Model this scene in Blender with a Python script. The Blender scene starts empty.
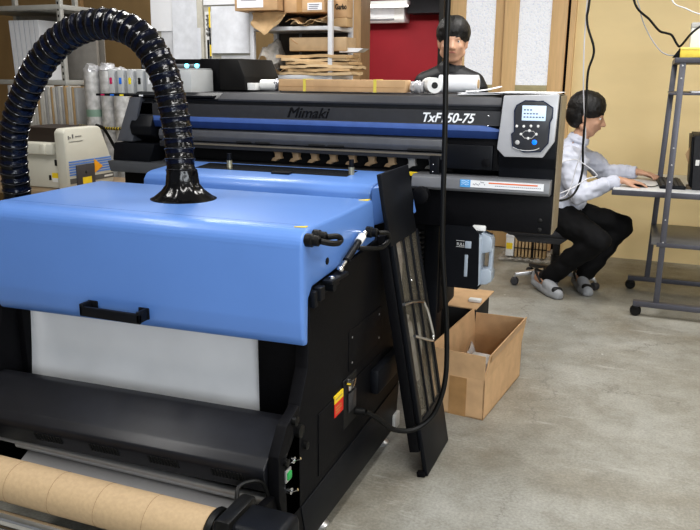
import bpy, bmesh, math, random
from mathutils import Vector, Matrix, Euler
random.seed(7)
C = bpy.context.scene.collection
PI = math.pi

# ------------------------------------------------------------------ materials
MATS = {}
def M(name, rgb, rough=0.5, metal=0.0, var=0.08, scale=18.0, bump=0.0, coat=0.0, trans=0.0, alpha=1.0, emit=None, estr=0.0, stretch=(1, 1, 1), spec=0.5):
    if name in MATS: return MATS[name]
    m = bpy.data.materials.new(name); m.use_nodes = True
    nt = m.node_tree; b = nt.nodes['Principled BSDF']
    tc = nt.nodes.new('ShaderNodeTexCoord'); mp = nt.nodes.new('ShaderNodeMapping')
    mp.inputs['Scale'].default_value = stretch
    nz = nt.nodes.new('ShaderNodeTexNoise'); nz.inputs['Scale'].default_value = scale; nz.inputs['Detail'].default_value = 4
    rp = nt.nodes.new('ShaderNodeValToRGB')
    rp.color_ramp.elements[0].position = 0.3; rp.color_ramp.elements[1].position = 0.7
    rp.color_ramp.elements[0].color = (*[c * (1 - var) for c in rgb], 1)
    rp.color_ramp.elements[1].color = (*[min(1, c * (1 + var)) for c in rgb], 1)
    nt.links.new(tc.outputs['Object'], mp.inputs['Vector']); nt.links.new(mp.outputs['Vector'], nz.inputs['Vector'])
    nt.links.new(nz.outputs['Fac'], rp.inputs['Fac']); nt.links.new(rp.outputs['Color'], b.inputs['Base Color'])
    b.inputs['Roughness'].default_value = rough; b.inputs['Metallic'].default_value = metal
    b.inputs['Coat Weight'].default_value = coat; b.inputs['Specular IOR Level'].default_value = spec
    b.inputs['Transmission Weight'].default_value = trans; b.inputs['Alpha'].default_value = alpha
    if emit: b.inputs['Emission Color'].default_value = (*emit, 1); b.inputs['Emission Strength'].default_value = estr
    if bump:
        bp = nt.nodes.new('ShaderNodeBump'); bp.inputs['Strength'].default_value = bump; bp.inputs['Distance'].default_value = 0.01
        nt.links.new(nz.outputs['Fac'], bp.inputs['Height']); nt.links.new(bp.outputs['Normal'], b.inputs['Normal'])
    MATS[name] = m
    return m

def concrete():
    m = bpy.data.materials.new('concrete'); m.use_nodes = True; nt = m.node_tree; b = nt.nodes['Principled BSDF']
    N = nt.nodes.new; Lk = nt.links.new
    tc = N('ShaderNodeTexCoord')
    def noise(s, d=6, r=0.6, dist=0.0):
        n = N('ShaderNodeTexNoise'); n.inputs['Scale'].default_value = s; n.inputs['Detail'].default_value = d
        n.inputs['Roughness'].default_value = r; n.inputs['Distortion'].default_value = dist
        Lk(tc.outputs['Object'], n.inputs['Vector']); return n
    def ramp(src, stops):
        r = N('ShaderNodeValToRGB'); e = r.color_ramp.elements
        e[0].position, e[0].color = stops[0][0], (*stops[0][1], 1); e[1].position, e[1].color = stops[-1][0], (*stops[-1][1], 1)
        for p, c in stops[1:-1]:
            q = e.new(p); q.color = (*c, 1)
        Lk(src, r.inputs['Fac']); return r
    def mix(a, bb, fac, mode='MIX'):
        x = N('ShaderNodeMix'); x.data_type = 'RGBA'; x.blend_type = mode
        if isinstance(fac, float): x.inputs[0].default_value = fac
        else: Lk(fac, x.inputs[0])
        Lk(a, x.inputs[6]); Lk(bb, x.inputs[7]); return x
    big = ramp(noise(0.9, 5, 0.55, 0.6).outputs['Fac'], [(0.38, (0.27, 0.252, 0.212)), (0.5, (0.335, 0.326, 0.292)), (0.62, (0.395, 0.392, 0.364))])
    med = ramp(noise(5, 10, 0.72, 0.25).outputs['Fac'], [(0.36, (0.76, 0.74, 0.70)), (0.5, (0.96, 0.96, 0.95)), (0.64, (1.14, 1.14, 1.14))])
    x = mix(big.outputs[0], med.outputs[0], 0.75, 'MULTIPLY')
    fine = ramp(noise(90, 4, 0.7).outputs['Fac'], [(0.38, (0.80, 0.80, 0.80)), (0.62, (1.12, 1.12, 1.12))])
    x = mix(x.outputs[2], fine.outputs[0], 0.8, 'MULTIPLY')
    # pale scuffs, long and thin
    mp = N('ShaderNodeMapping'); mp.inputs['Scale'].default_value = (1.2, 6, 1); mp.inputs['Rotation'].default_value = (0, 0, 0.5)
    Lk(tc.outputs['Object'], mp.inputs['Vector'])
    sn = N('ShaderNodeTexNoise'); sn.inputs['Scale'].default_value = 2.2; sn.inputs['Detail'].default_value = 7; sn.inputs['Roughness'].default_value = 0.75
    Lk(mp.outputs['Vector'], sn.inputs['Vector'])
    sc = ramp(sn.outputs['Fac'], [(0.58, (0, 0, 0)), (0.70, (0.55, 0.55, 0.55))])
    white = N('ShaderNodeRGB'); white.outputs[0].default_value = (0.56, 0.555, 0.52, 1)
    x = mix(x.outputs[2], white.outputs[0], sc.outputs[0])
    # cracks: edges of a distorted voronoi, masked
    dn = noise(3, 6, 0.7); add = N('ShaderNodeVectorMath'); add.operation = 'MULTIPLY_ADD'
    add.inputs[1].default_value = (0.55, 0.55, 0.0); Lk(dn.outputs['Color'], add.inputs[0]); Lk(tc.outputs['Object'], add.inputs[2])
    vo = N('ShaderNodeTexVoronoi'); vo.feature = 'DISTANCE_TO_EDGE'; vo.inputs['Scale'].default_value = 0.75
    Lk(add.outputs[0], vo.inputs['Vector'])
    cr = ramp(vo.outputs['Distance'], [(0.0, (1, 1, 1)), (0.006, (0, 0, 0))])
    msk = ramp(noise(1.1, 3).outputs['Fac'], [(0.46, (0, 0, 0)), (0.56, (0.5, 0.5, 0.5))])
    mm = mix(cr.outputs[0], msk.outputs[0], 1.0, 'MULTIPLY')
    dark = N('ShaderNodeRGB'); dark.outputs[0].default_value = (0.12, 0.11, 0.095, 1)
    x = mix(x.outputs[2], dark.outputs[0], mm.outputs[2])
    # small specks
    v2 = N('ShaderNodeTexVoronoi'); v2.inputs['Scale'].default_value = 7; Lk(tc.outputs['Object'], v2.inputs['Vector'])
    sp = ramp(v2.outputs['Distance'], [(0.035, (1, 1, 1)), (0.05, (0, 0, 0))])
    x = mix(x.outputs[2], white.outputs[0], sp.outputs[0])
    Lk(x.outputs[2], b.inputs['Base Color'])
    rr = ramp(noise(4, 5).outputs['Fac'], [(0.3, (0.38, 0.38, 0.38)), (0.7, (0.62, 0.62, 0.62))]); Lk(rr.outputs[0], b.inputs['Roughness'])
    bp = N('ShaderNodeBump'); bp.inputs['Strength'].default_value = 0.12; bp.inputs['Distance'].default_value = 0.01
    Lk(noise(40, 6).outputs['Fac'], bp.inputs['Height']); Lk(bp.outputs['Normal'], b.inputs['Normal'])
    return m

def striped(name, c1, c2, scale, axis='Z', rough=0.5, thr=0.5):
    """two-colour bands along an object axis"""
    m = bpy.data.materials.new(name); m.use_nodes = True; nt = m.node_tree; b = nt.nodes['Principled BSDF']
    tc = nt.nodes.new('ShaderNodeTexCoord'); w = nt.nodes.new('ShaderNodeTexWave'); w.bands_direction = axis
    w.inputs['Scale'].default_value = scale; r = nt.nodes.new('ShaderNodeValToRGB'); r.color_ramp.interpolation = 'CONSTANT'
    r.color_ramp.elements[0].color = (*c1, 1); r.color_ramp.elements[1].color = (*c2, 1); r.color_ramp.elements[1].position = thr
    nt.links.new(tc.outputs['Object'], w.inputs['Vector']); nt.links.new(w.outputs['Fac'], r.inputs['Fac']); nt.links.new(r.outputs[0], b.inputs['Base Color'])
    b.inputs['Roughness'].default_value = rough
    return m

# ------------------------------------------------------------------ mesh builder
class MB:
    def __init__(s): s.bm = bmesh.new()
    def _bev(s, verts, off, seg=2, sel=None):
        es = set()
        for v in verts:
            for e in v.link_edges: es.add(e)
        es = [e for e in es if sel is None or sel(e)]
        if off > 0 and es: bmesh.ops.bevel(s.bm, geom=es, offset=off, segments=seg, profile=0.5, affect='EDGES')
    def box(s, x0, x1, y0, y1, z0, z1, bev=0.0, seg=2):
        v = [s.bm.verts.new(p) for p in ((x0, y0, z0), (x1, y0, z0), (x1, y1, z0), (x0, y1, z0), (x0, y0, z1), (x1, y0, z1), (x1, y1, z1), (x0, y1, z1))]
        for f in ((3, 2, 1, 0), (4, 5, 6, 7), (0, 1, 5, 4), (1, 2, 6, 5), (2, 3, 7, 6), (3, 0, 4, 7)): s.bm.faces.new([v[i] for i in f])
        s._bev(v, bev, seg); return s
    def hexa(s, p, bev=0.0):
        v = [s.bm.verts.new(q) for q in p]
        for f in ((3, 2, 1, 0), (4, 5, 6, 7), (0, 1, 5, 4), (1, 2, 6, 5), (2, 3, 7, 6), (3, 0, 4, 7)): s.bm.faces.new([v[i] for i in f])
        s._bev(v, bev); return s
    def bar(s, a, b, w, h=None, up=(0, 0, 1), bev=0.0):
        """square bar from a to b"""
        h = h or w; a = Vector(a); b = Vector(b); d = (b - a).normalized(); u = Vector(up)
        sd = d.cross(u)
        if sd.length < 1e-4: sd = d.cross(Vector((1, 0, 0)))
        sd.normalize(); u = sd.cross(d)
        sd *= w / 2; u *= h / 2
        return s.hexa([a - sd - u, a + sd - u, b + sd - u, b - sd - u, a - sd + u, a + sd + u, b + sd + u, b - sd + u], bev)
    def prism(s, poly, axis, a0, a1, bev=0.0, seg=2):
        def P(p, a): return {'x': (a, p[0], p[1]), 'y': (p[0], a, p[1]), 'z': (p[0], p[1], a)}[axis]
        A = [s.bm.verts.new(P(p, a0)) for p in poly]; B = [s.bm.verts.new(P(p, a1)) for p in poly]
        n = len(poly); fs = [s.bm.faces.new(A), s.bm.faces.new(B[::-1])]
        for i in range(n): fs.append(s.bm.faces.new((A[i], B[i], B[(i + 1) % n], A[(i + 1) % n])))
        bmesh.ops.recalc_face_normals(s.bm, faces=fs)
        s._bev(A + B, bev, seg); return s
    def tube(s, pts, r, segs=10, closed=False, squash=1.0, ang0=0.0):
        pts = [Vector(p) for p in pts]; n = len(pts); rs = r if isinstance(r, (list, tuple)) else [r] * n
        T = []
        for i in range(n):
            a = pts[i - 1] if (i > 0 or closed) else pts[i]; b = pts[(i + 1) % n] if (i < n - 1 or closed) else pts[i]
            t = b - a; T.append(t.normalized() if t.length > 1e-9 else Vector((0, 0, 1)))
        ref = Vector((0, 0, 1)) if abs(T[0].z) < 0.9 else Vector((1, 0, 0))
        nrm = (ref - T[0] * ref.dot(T[0])).normalized(); rings = []
        for i in range(n):
            nrm = (nrm - T[i] * nrm.dot(T[i])).normalized(); bn = T[i].cross(nrm)
            ring = []
            for k in range(segs):
                a = 2 * PI * k / segs + ang0
                ring.append(s.bm.verts.new(pts[i] + (nrm * math.cos(a) + bn * math.sin(a) * squash) * rs[i]))
            rings.append(ring)
        m = n if closed else n - 1
        for i in range(m):
            A = rings[i]; B = rings[(i + 1) % n]
            for k in range(segs): s.bm.faces.new((A[k], A[(k + 1) % segs], B[(k + 1) % segs], B[k]))
        if not closed:
            s.bm.faces.new(rings[0][::-1]); s.bm.faces.new(rings[-1])
        return s
    def cyl(s, a, b, r, segs=24, r2=None): return s.tube([a, b], [r, r if r2 is None else r2], segs)
    def lathe(s, prof, c=(0, 0, 0), axis='z', segs=28):
        c = Vector(c); rings = []
        for r, h in prof:
            ring = []
            for k in range(segs):
                a = 2 * PI * k / segs; x, y = r * math.cos(a), r * math.sin(a)
                p = {'z': (x, y, h), 'x': (h, x, y), 'y': (x, h, y)}[axis]; ring.append(s.bm.verts.new(c + Vector(p)))
            rings.append(ring)
        fs = []
        for i in range(len(rings) - 1):
            for k in range(segs): fs.append(s.bm.faces.new((rings[i][k], rings[i][(k + 1) % segs], rings[i + 1][(k + 1) % segs], rings[i + 1][k])))
        fs.append(s.bm.faces.new(rings[0][::-1])); fs.append(s.bm.faces.new(rings[-1]))
        bmesh.ops.recalc_face_normals(s.bm, faces=fs); return s
    def ball(s, c, r, seg=16, rot=None):
        r = (r, r, r) if not isinstance(r, (tuple, list)) else r
        mt = Matrix.Translation(c) @ (rot.to_matrix().to_4x4() if rot else Matrix()) @ Matrix.Diagonal((*r, 1))
        bmesh.ops.create_uvsphere(s.bm, u_segments=seg, v_segments=max(6, seg * 2 // 3), radius=1, matrix=mt); return s
    def quad(s, *p):
        s.bm.faces.new([s.bm.verts.new(q) for q in p]); return s
    def grid(s, fn, nu, nv):
        V = [[s.bm.verts.new(fn(i / nu, j / nv)) for j in range(nv + 1)] for i in range(nu + 1)]
        for i in range(nu):
            for j in range(nv): s.bm.faces.new((V[i][j], V[i + 1][j], V[i + 1][j + 1], V[i][j + 1]))
        return s
    def thicken(s, t):
        bmesh.ops.recalc_face_normals(s.bm, faces=s.bm.faces[:]); bmesh.ops.solidify(s.bm, geom=s.bm.faces[:], thickness=t); return s
    def jitter(s, k, seed=1):
        rr = random.Random(seed)
        for v in s.bm.verts: v.co += Vector((rr.uniform(-k, k), rr.uniform(-k, k), rr.uniform(-k, k)))
        return s
    def xf(s, mt): s.bm.transform(mt); return s

WM = {}
def _root_inv(p):
    return WM[p.name].inverted() if p.name in WM else Matrix()
def obj(name, mb, mat, parent=None, local=False, smooth=True, sharp=0.6, label=None):
    me = bpy.data.meshes.new(name)
    bm = mb.bm if isinstance(mb, MB) else mb
    if parent is not None and not local: bm.transform(_root_inv(parent))
    bm.to_mesh(me); bm.free()
    for m in (mat if isinstance(mat, list) else [mat]): me.materials.append(m)
    if smooth:
        for p in me.polygons: p.use_smooth = True
        me.set_sharp_from_angle(angle=sharp)
    o = bpy.data.objects.new(name, me); C.objects.link(o)
    if parent is not None:
        o.parent = parent; WM[o.name] = WM.get(parent.name, Matrix())
    if label: o['label'] = label
    return o
def thing(name, label, cat, loc=(0, 0, 0), rz=0.0, group=None):
    o = bpy.data.objects.new(name, None); C.objects.link(o); o.empty_display_size = 0.05
    o.location = loc; o.rotation_euler = (0, 0, rz); o['label'] = label; o['category'] = cat
    if group: o['group'] = group
    WM[o.name] = Matrix.Translation(loc) @ Matrix.Rotation(rz, 4, 'Z')
    return o
def tag(o, label, cat, group=None):
    o['label'] = label; o['category'] = cat
    if group: o['group'] = group
    return o
def struct(name, mb, mat, smooth=False, parent=None):
    o = obj(name, mb, mat, parent, smooth=smooth)
    if parent is None: o['kind'] = 'structure'
    return o
def dup(root, loc, label=None, rz=None):
    r = root.copy(); C.objects.link(r); r.location = loc
    if rz is not None: r.rotation_euler = (0, 0, rz)
    if label: r['label'] = label
    for ch in list(root.children):
        c = ch.copy(); C.objects.link(c); c.parent = r
        for g in list(ch.children):
            d = g.copy(); C.objects.link(d); d.parent = c
    return r
def text(name, body, size, mat, parent, origin, xdir=(1, 0, 0), ydir=(0, 0, 1), shear=0.0, depth=0.0008, spacing=1.0, bold=0.0, width=None):
    cu = bpy.data.curves.new('t', 'FONT'); cu.body = body; cu.size = size; cu.shear = shear; cu.extrude = depth; cu.space_character = spacing; cu.offset = bold
    t = bpy.data.objects.new('t', cu); C.objects.link(t)
    bpy.context.view_layer.update()
    me = bpy.data.meshes.new_from_object(t.evaluated_get(bpy.context.evaluated_depsgraph_get()))
    bpy.data.objects.remove(t); bpy.data.curves.remove(cu)
    bm = bmesh.new(); bm.from_mesh(me); bpy.data.meshes.remove(me)
    if width:
        xs = [v.co.x for v in bm.verts]; k = width / (max(xs) - min(xs))
        for v in bm.verts: v.co.x *= k
    X = Vector(xdir).normalized(); Y = Vector(ydir).normalized(); Z = X.cross(Y)
    mt = Matrix((X, Y, Z)).transposed().to_4x4(); mt.translation = Vector(origin)
    bm.transform(mt)
    return obj(name, bm, mat, parent, smooth=False)
def spline(pts, n=8):
    """Catmull-Rom through the points"""
    P = [Vector(p) for p in pts]; P = [P[0] * 2 - P[1]] + P + [P[-1] * 2 - P[-2]]; out = []
    for i in range(1, len(P) - 2):
        for k in range(n):
            t = k / n; a, b, c, d = P[i - 1], P[i], P[i + 1], P[i + 2]
            out.append(0.5 * ((2 * b) + (c - a) * t + (2 * a - 5 * b + 4 * c - d) * t * t + (3 * b - a - 3 * c + d) * t ** 3))
    out.append(P[-2]); return out

# shared materials
BLUE = M('blue_paint', (0.125, 0.255, 0.60), 0.38, 0.0, 0.03, 3, coat=0.1)
BLACK = M('black_powder_coat', (0.006, 0.006, 0.0075), 0.5, 0, 0.15, 60, bump=0.05, spec=0.15)
BLACK2 = M('satin_black', (0.008, 0.009, 0.012), 0.42, 0, 0.1, 30, spec=0.2)
DKGREY = M('dark_grey_plastic', (0.036, 0.037, 0.042), 0.5, 0, 0.08, 30, spec=0.3)
MIDGREY = M('mid_grey_plastic', (0.16, 0.165, 0.18), 0.4, 0, 0.06, 30)
RUBBER = M('black_rubber', (0.007, 0.007, 0.007), 0.4, 0, 0.1, 40, spec=0.3)
CHROME = M('chrome', (0.75, 0.75, 0.76), 0.15, 1, 0.03, 30)
STEEL = M('brushed_steel', (0.60, 0.60, 0.61), 0.32, 0.7, 0.08, 60, stretch=(1, 30, 30))
WHITE = M('white_plastic', (0.78, 0.78, 0.77), 0.4, 0, 0.03, 20)
PAPER = M('white_paper', (0.80, 0.81, 0.84), 0.8, 0, 0.03, 8)
CARD = M('cardboard', (0.56, 0.37, 0.21), 0.8, 0, 0.10, 14, bump=0.05)
KRAFT = M('kraft_paper', (0.52, 0.36, 0.20), 0.75, 0, 0.16, 10, bump=0.25)
YELLOW = M('yellow_sticker', (0.85, 0.62, 0.03), 0.5, 0, 0.05)
RED = M('red_sticker', (0.65, 0.03, 0.02), 0.5, 0, 0.05)
INK = M('black_print', (0.01, 0.01, 0.01), 0.6)
# ------------------------------------------------------------------ camera
F, R = 750.0, 0.008
pit = math.atan(189.4 / F); yaw = math.radians(21.5)
sp, cp, st, ct = math.sin(pit), math.cos(pit), math.sin(yaw), math.cos(yaw)
r0 = Vector((ct, st, 0)); u0 = Vector((-st * sp, ct * sp, cp)); fw = Vector((-st * cp, ct * cp, -sp))
cr = (r0 + u0 * R).normalized(); cu_ = (u0 - r0 * R).normalized()
cam = bpy.data.cameras.new('camera'); cam.sensor_width = 36; cam.lens = F * 36 / 700; cam.clip_end = 60
co = bpy.data.objects.new('camera', cam); C.objects.link(co)
mt = Matrix((cr, cu_, -fw)).transposed().to_4x4(); mt.translation = (0, 0, 1.45); co.matrix_world = mt
S = bpy.context.scene; S.camera = co
S.view_settings.view_transform = 'Standard'; S.view_settings.look = 'Medium High Contrast'; S.view_settings.exposure = -0.14

# ------------------------------------------------------------------ light
w = bpy.data.worlds.new('world'); S.world = w; w.use_nodes = True
w.node_tree.nodes['Background'].inputs[0].default_value = (0.92, 0.96, 1.0, 1); w.node_tree.nodes['Background'].inputs[1].default_value = 0.24
def area(name, loc, sx, sy, power, rot=(0, 0, 0), col=(1, 0.98, 0.95)):
    l = bpy.data.lights.new(name, 'AREA'); l.shape = 'RECTANGLE'; l.size = sx; l.size_y = sy; l.energy = power; l.color = col
    o = bpy.data.objects.new(name, l); C.objects.link(o); o.location = loc; o.rotation_euler = rot; return o

CEIL = 3.0
# ------------------------------------------------------------------ shell
struct('floor', MB().quad((-7, -3, 0), (4.5, -3, 0), (4.5, 9.2, 0), (-7, 9.2, 0)), concrete())
struct('ceiling', MB().quad((-7, -3, CEIL), (-7, 9.2, CEIL), (4.5, 9.2, CEIL), (4.5, -3, CEIL)), M('ceiling_board', (0.7, 0.7, 0.68), 0.9))
PLY = M('plywood', (0.84, 0.67, 0.375), 0.6, 0, 0.035, 2.0, stretch=(1, 1, 3))
TAN = M('tan_board', (0.36, 0.25, 0.125), 0.7, 0, 0.08, 2.0, stretch=(3, 1, 1))
wb = MB().box(-0.645, 4.5, 6.45, 6.6, 0, CEIL)
struct('wall_back_right', wb, PLY)
struct('wall_back_left', MB().box(-7, -2.58, 6.45, 6.6, 0, CEIL), TAN)
struct('wall_left', MB().box(-7.1, -7, -3, 9.2, 0, CEIL), TAN)
struct('wall_right', MB().box(4.5, 4.6, -3, 9.2, 0, CEIL), M('pale_wall', (0.65, 0.63, 0.58), 0.8))
REDW = M('red_wall', (0.34, 0.018, 0.03), 0.7, 0, 0.12, 1.5)
struct('wall_red_room', MB().box(-7, 0.2, 8.8, 8.9, 0, 2.55), REDW)
struct('wall_red_room_right', MB().box(0.1, 0.2, 6.6, 8.8, 0, 2.55), REDW)
struct('ceiling_red_room', MB().box(-7, 0.2, 6.7, 8.8, 2.42, 2.5), M('dark_ceiling', (0.03, 0.03, 0.035), 0.8))
struct('trim_1', MB().box(-2.585, -2.43, 6.38, 6.62, 0, CEIL, 0.004), M('tan_post', (0.52, 0.34, 0.18), 0.55, 0, 0.1, 6, stretch=(8, 8, 1)))
LW = M('light_wood', (0.68, 0.46, 0.235), 0.5, 0, 0.07, 5, stretch=(12, 12, 0.8))
struct('trim_2', MB().box(-0.675, -0.63, 6.40, 6.6, 0, CEIL, 0.003), LW)
struct('wall_door_pocket', MB().box(-0.72, -0.66, 6.56, 6.62, 0, CEIL), BLACK)

# frosted glass: rough transmission with a pebble bump
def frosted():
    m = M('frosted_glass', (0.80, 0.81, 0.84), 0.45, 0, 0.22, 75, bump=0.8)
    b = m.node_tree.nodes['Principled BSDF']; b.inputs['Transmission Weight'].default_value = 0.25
    b.inputs['Emission Color'].default_value = (0.85, 0.88, 0.95, 1); b.inputs['Emission Strength'].default_value = 0.22  # slight glow stands in for backlight from the room beyond
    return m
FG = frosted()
def sliding_door(n, x0, x1, gl0, gl1, yy, label):
    d = thing('door_%d' % n, label, 'door', ((x0 + x1) / 2, yy, 0)); d['kind'] = 'structure'
    y0, y1 = yy - 0.018, yy + 0.018
    obj('stile', MB().box(x0, gl0, y0, y1, 0.01, 2.6, 0.003), LW, d)
    obj('stile', MB().box(gl1, x1, y0, y1, 0.01, 2.6, 0.003), LW, d)
    obj('lower_panel', MB().box(gl0, gl1, y0 + 0.004, y1 - 0.004, 0.01, 1.33), LW, d)
    obj('rail', MB().box(gl0, gl1, y0, y1, 1.33, 1.385, 0.003), M('greenish_rail', (0.42, 0.37, 0.22), 0.6), d)
    obj('top_rail', MB().box(gl0, gl1, y0, y1, 2.48, 2.6, 0.003), LW, d)
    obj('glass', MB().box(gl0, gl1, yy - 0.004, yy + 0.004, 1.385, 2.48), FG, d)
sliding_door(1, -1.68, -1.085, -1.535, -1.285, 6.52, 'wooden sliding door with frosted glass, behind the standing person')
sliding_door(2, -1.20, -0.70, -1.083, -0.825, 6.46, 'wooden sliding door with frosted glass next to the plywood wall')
struct('wall_over_doors', MB().box(-2.45, -0.645, 6.42, 6.6, 2.6, CEIL), LW)
pst = struct('trim_3', MB().box(-1.74, -1.70, 6.40, 6.47, 0, CEIL, 0.003), M('dark_post', (0.02, 0.018, 0.016), 0.5))

# lamps fixed under the ceiling
LF = M('lamp_tube', (0.9, 0.9, 0.9), 0.4, emit=(1, 0.98, 0.94), estr=4)
for i, (x, y) in enumerate([(-2.6, 1.2), (-0.4, 1.2), (1.6, 1.2), (-2.6, 4.0), (-0.4, 4.0), (1.6, 4.0)]):
    area('ceiling_lamp', (x, y, CEIL - 0.06), 0.35, 1.6, 37)
area('fill_light', (2.5, -2.6, 2.0), 3.2, 1.6, 150, rot=(math.radians(80), 0, math.radians(20)), col=(0.9, 0.95, 1.0))  # added fill behind the camera, lifts front-facing surfaces
area('red_room_lamp', (-2.6, 7.7, 2.36), 1.4, 0.3, 32)
area('back_lamp', (-3.6, 5.6, CEIL - 0.06), 1.4, 0.4, 14)
struct('trim_4', MB().box(-5.58, -5.46, 6.40, 6.449, 0, CEIL, 0.003), M('tan_post', (0.52, 0.34, 0.18), 0.55))
struct('trim_5', MB().box(-2.70, 0.1, 8.55, 8.8, 2.14, 2.42), M('dark_ceiling', (0.03, 0.03, 0.035), 0.8))
# ------------------------------------------------------------------ dryer (blue hood, black body)
D = thing('textile_dryer', 'black floor-standing film dryer with a light blue hood, in front of the wide printer', 'dryer', (-1.45, 2.2, 0))
HX0, HX1 = -2.01, -0.86
# side panels
sp_poly = [(1.86, 0.62), (1.885, 0.85), (2.44, 0.885), (2.66, 0.885), (2.76, 0.30), (2.70, 0.055), (2.02, 0.05), (1.80, 0.06), (1.71, 0.20), (1.70, 0.40), (1.78, 0.47)]
obj('side_panel', MB().prism(sp_poly, 'x', -0.905, -0.862, 0.004), BLACK, D)
obj('side_panel', MB().prism(sp_poly, 'x', -2.11, -2.03, 0.004), BLACK, D)
obj('skirt', MB().prism([(1.84, 0.052), (1.80, 0.2), (2.735, 0.235), (2.70, 0.056)], 'x', -0.862, -0.858, 0.001), BLACK2, D)
obj('inner_frame', MB().box(-1.065, -0.90, 1.93, 2.02, 0.30, 0.86, 0.004), BLACK, D)
obj('inner_frame', MB().box(-2.05, -2.005, 1.93, 2.02, 0.20, 0.86, 0.004), BLACK, D)
obj('rear_body', MB().box(-2.03, -0.905, 2.15, 2.64, 0.16, 0.87, 0.004), BLACK, D)
obj('base_frame', MB().box(-2.03, -0.905, 1.85, 2.66, 0.07, 0.12, 0.004), BLACK, D)
# hood: one solid profile (Y,z) with a rounded front edge
rr = 0.05; fy, tz = 1.823, 1.036
arc = [(fy + rr - rr * math.cos(a), tz - rr + rr * math.sin(a)) for a in [i * PI / 16 for i in range(9)]]
prof = [(1.842, 0.672), (1.828, 0.70), (fy, 0.76)] + arc + [(2.395, 1.040), (2.43, 0.89), (1.893, 0.858), (1.868, 0.83), (1.862, 0.672)]
hood = obj('hood', MB().prism(prof, 'x', HX0, HX1, 0.011, 3), BLUE, D, sharp=0.5)
for v in hood.data.vertices:
    if v.co.z < 0.80: v.co.z += 0.022 * (v.co.x - (HX0 + 1.45)) / (HX1 - HX0) * (0.80 - v.co.z) / 0.13
obj('crease', MB().box(HX0 + .01, HX1 - .03, 1.90, 1.9025, 1.0355, 1.0365), M('deep_blue', (0.06, 0.13, 0.36), 0.5), hood)
h = obj('handle', MB().box(-1.61, -1.383, 1.775, 1.787, 0.712, 0.744, 0.003).box(-1.61, -1.598, 1.775, 1.823, 0.715, 0.752, 0.003).box(-1.395, -1.383, 1.775, 1.823, 0.715, 0.752, 0.003).box(-1.613, -1.575, 1.817, 1.824, 0.715, 0.752, 0.003).box(-1.418, -1.38, 1.817, 1.824, 0.715, 0.752, 0.003), BLACK2, hood)
for x in (-0.905, -0.885):
    pass
obj('warning_sticker', MB().prism([(-0.905, 1.866), (-0.872, 1.872), (-0.872, 1.888)], 'z', 1.036, 1.0385), YELLOW, hood)
obj('warning_sticker', MB().prism([(-0.90, 2.36), (-0.868, 2.36), (-0.868, 2.388)], 'z', 1.038, 1.0415), YELLOW, hood)
# cable loops on the hood's side
def gland(y, z, n=''):
    return MB().lathe([(0.0, 0), (0.019, 0), (0.019, 0.02), (0.015, 0.023), (0.015, 0.038), (0.010, 0.042)], (-0.861, y, z), 'x', 14)
def loop(pts, r=0.0085): return MB().tube(spline(pts, 6), r, 10)
obj('cable_gland', gland(1.852, 1.006), RUBBER, D); obj('cable_gland', gland(1.90, 1.008), RUBBER, D)
obj('cable_loop', loop([(-0.82, 1.852, 1.006), (-0.80, 1.885, 0.995), (-0.795, 1.925, 0.988), (-0.795, 1.945, 0.994), (-0.80, 1.93, 1.006), (-0.82, 1.90, 1.008)]), RUBBER, D)
obj('cable_gland', gland(2.335, 0.938), RUBBER, D)
obj('cable_loop', loop([(-0.82, 2.335, 0.938), (-0.80, 2.375, 0.93), (-0.80, 2.39, 0.905), (-0.81, 2.36, 0.885), (-0.83, 2.30, 0.89), (-0.856, 2.25, 0.90)]), RUBBER, D)
# gas strut and its brackets
gs = obj('gas_strut', MB().cyl((-0.84, 2.10, 0.893), (-0.84, 2.205, 0.931), 0.011, 14), BLACK2, D)
obj('strut_cap', MB().cyl((-0.84, 2.205, 0.931), (-0.84, 2.24, 0.943), 0.0135, 14), WHITE, gs)
obj('piston_rod', MB().cyl((-0.84, 2.055, 0.877), (-0.84, 2.10, 0.893), 0.006, 10).ball((-0.84, 2.052, 0.876), 0.011, 10), CHROME, gs)
obj('ball_joint', MB().ball((-0.84, 2.258, 0.95), 0.011, 10).cyl((-0.862, 2.258, 0.95), (-0.84, 2.258, 0.95), 0.006, 8), CHROME, gs)
obj('strut_bracket', MB().box(-0.862, -0.825, 1.955, 2.085, 0.852, 0.864, 0.002).box(-0.862, -0.855, 1.955, 2.085, 0.82, 0.864, 0.002).cyl((-0.862, 1.985, 0.838), (-0.83, 1.985, 0.838), 0.014, 12), BLACK2, D)
obj('bolt', MB().lathe([(0.009, 0), (0.009, 0.006), (0.005, 0.008)], (-0.84, 1.985, 0.864), 'z', 8), CHROME, D)
obj('hinge_latch', MB().box(-0.864, -0.845, 1.875, 1.90, 0.80, 0.85, 0.005).box(-0.864, -0.838, 1.90, 1.935, 0.815, 0.856, 0.004), BLACK2, D)
obj('hole_plug', MB().lathe([(0.011, 0), (0.011, 0.004)], (-0.862, 1.996, 0.913), 'x', 10), BLACK, D)
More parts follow.
